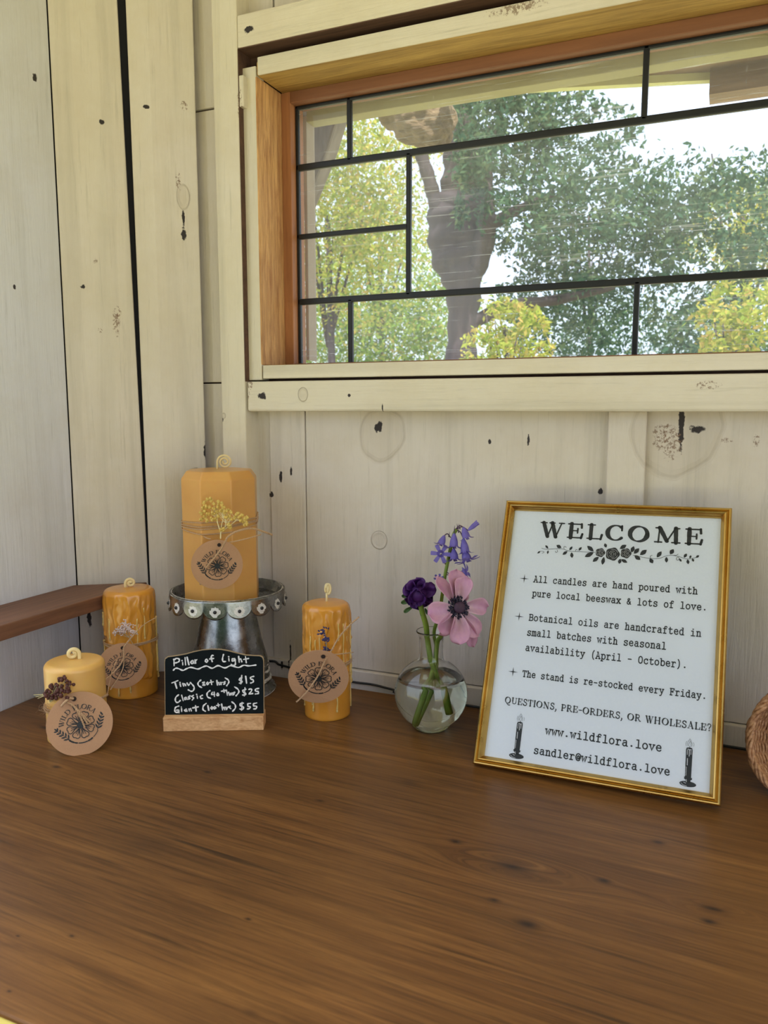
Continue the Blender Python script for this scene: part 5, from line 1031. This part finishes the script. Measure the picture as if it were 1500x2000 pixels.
leaves('foliage', [blob(890, 120, 1130, 330, 4.2, 2000), blob(950, 300, 1300, 560, 4.3, 3300), blob(1150, 330, 1560, 560, 4.6, 3000), blob(960, 520, 1300, 720, 4.8, 2200), blob(880, 150, 1010, 460, 3.7, 900, .2), blob(700, 60, 950, 200, 4.4, 800), blob(1040, 200, 1250, 300, 4.5, 500), blob(1280, 560, 1600, 760, 4.6, 1800)], .030, m_green, ok, 1)
# bushy yellow-green trees behind on the left, a far wood, low bushes
def tree(name, label, cat, x, Y, blobs, size, mat, seed, tr=.05):
    p = onY(x, 690, Y); t = thing(name, label, cat, (float(p[0]), Y, GZ0)); mb = MB(); ty = 640 if cat == 'bush' else 420; q = onY(x, ty, Y); mb.tube([(p[0], Y, GZ0-.02), (p[0]+.05, Y, .2), (q[0], Y, q[2])], [tr, tr*.8, tr*.4], 8)
    for k in range(5): a = onY(x+[-60, 50, -30, 70, 10][k]*(.6 if cat == 'bush' else 1), ty-(30 if cat == 'bush' else 120)+k*(8 if cat == 'bush' else 40), Y); mb.tube([(q[0]*.5+p[0]*.5, Y, (q[2]-.2)/2), a], [tr*.4, tr*.12], 6)
    mb.build('trunk', m_bark, t, smooth=True); leaves('foliage', blobs, size, mat, t, seed); return t
tree('maple_tree', 'yellow green tree filling the left panes of the window', 'tree', 640, 6.0, [blob(480, 150, 860, 520, 6.0, 6500, .7), blob(560, 320, 830, 640, 6.2, 3000, .7)], .034, m_lime, 2)
tree('background_tree', 'green leafy tree low behind the left panes and the trunk', 'tree', 740, 8.6, [blob(520, 430, 900, 760, 8.6, 6500, .7), blob(560, 560, 1000, 800, 8.7, 4000, .7)], .045, m_mid, 3)
tree('far_tree', 'pale far tree glimpsed between branches behind the forked trunk', 'tree', 1150, 12.0, [blob(980, 560, 1600, 800, 12.0, 3600, .8)], .05, m_green, 4)
tree('background_tree', 'yellowish tree behind the right edge of the window', 'tree', 1450, 6.5, [blob(1330, 350, 1640, 560, 6.5, 2300, .6)], .035, m_lime, 5)
tree('bush', 'bright lime green bush low in the middle of the window', 'bush', 985, 3.4, [blob(905, 585, 1075, 760, 3.4, 900, .25)], .024, m_lime, 6, .02)
tree('bush', 'lime green bush low in the right-hand pane of the window', 'bush', 1430, 3.6, [blob(1360, 545, 1540, 720, 3.6, 900, .3)], .024, m_lime, 7, .02)
# eave outside: soffit, fascia; brace and burl at the left
a = onZ(866, 184, 1.02); b = onZ(1500, 150, 1.02); dd = (b-a)/np.linalg.norm(b-a); a = a-dd*.0; b = b+dd*.6
ev = thing('eave', 'pale edged wooden roof eave seen through the top panes', 'roof', (0, 1.2, 1.02))
mb = MB(); mb.prism([a, b, b+np.array([0, 0, .05]), a+np.array([0, 0, .05])], (0, .02, 0)); mb.build('fascia', plain('pale_fascia', (.62, .62, .30), .6), ev)
m_sof = wood('soffit_wood', (.10, .055, .03), (.32, .19, .10), 'x', .3, .7, .4)
mb = MB(); mb.prism([(a[0], a[1], 1.035), (b[0], b[1], 1.035), (b[0], .957, 1.035), (a[0], .957, 1.035)], (0, 0, .02)); mb.build('soffit', m_sof, ev)
mb = MB(); q = onZ(1450, 140, 1.03); mb.box((q[0]-.06, q[1]-.03, .985), (q[0]+.06, q[1]+.03, 1.035)); mb.build('rafter_block', m_sof, ev)
br = MB(); pts = [onY(x, y, 1.12) for x, y in ((560, 190), (668, 200), (640, 290), (596, 400), (560, 440))]; br.prism(pts, (0, .035, 0))
tag(br.build('wall_brace', wood('weathered_board', (.14, .11, .09), (.36, .30, .24), 'z', .4, .8, .5), bevel=.004), 'weathered grey brown brace board outside the top left pane', 'board')
bb = MB(); c = onY(805, 215, 1.75); d1 = ((c-CP) @ _f)/F; pts = [onY(x, y, 1.75) for x, y in ((700, 120), (760, 180), (810, 215), (850, 245), (885, 262))]
tp = catmull(pts, 6); rr = np.interp(np.linspace(0, 1, len(tp)), [0, .3, .6, .85, 1], [30, 52, 58, 40, 10])*d1; bb.tube(tp, list(rr), 40)
bo = bb.build('log_end', wood('gnarled_wood', (.075, .048, .022), (.30, .21, .11), 'x', .8, .85, 1.0, 8), smooth=True); m_ = bo.modifiers.new('s', 'SUBSURF'); m_.levels = m_.render_levels = 2
tx = bpy.data.textures.new('knobs', 'CLOUDS'); tx.noise_scale = .05; m_ = bo.modifiers.new('d', 'DISPLACE'); m_.texture = tx; m_.strength = .045; tag(bo, 'knobbly brown log end hanging outside the upper left of the window', 'log')

# unseen green bank added behind the camera to cut low sky light
rgh = np.random.default_rng(9); mb = MB()
def hg(u, v):
    x = -2.5+u*6.5; a = v*PI; return (x+.2*math.sin(u*60+v*9), -7.5-1.2*math.cos(a)+.25*math.sin(u*47+v*5), GZ0+7.2*math.sin(a)**.6+.3*math.sin(u*31))
mb.grid(hg, 60, 14)
ho = mb.build('sky_blocker', plain('blocker_green', (.05, .09, .03), .9, var=.6, scale=3), smooth=True); tag(ho, 'tall dark green bank added out of view to block low sky light', 'sky_blocker')
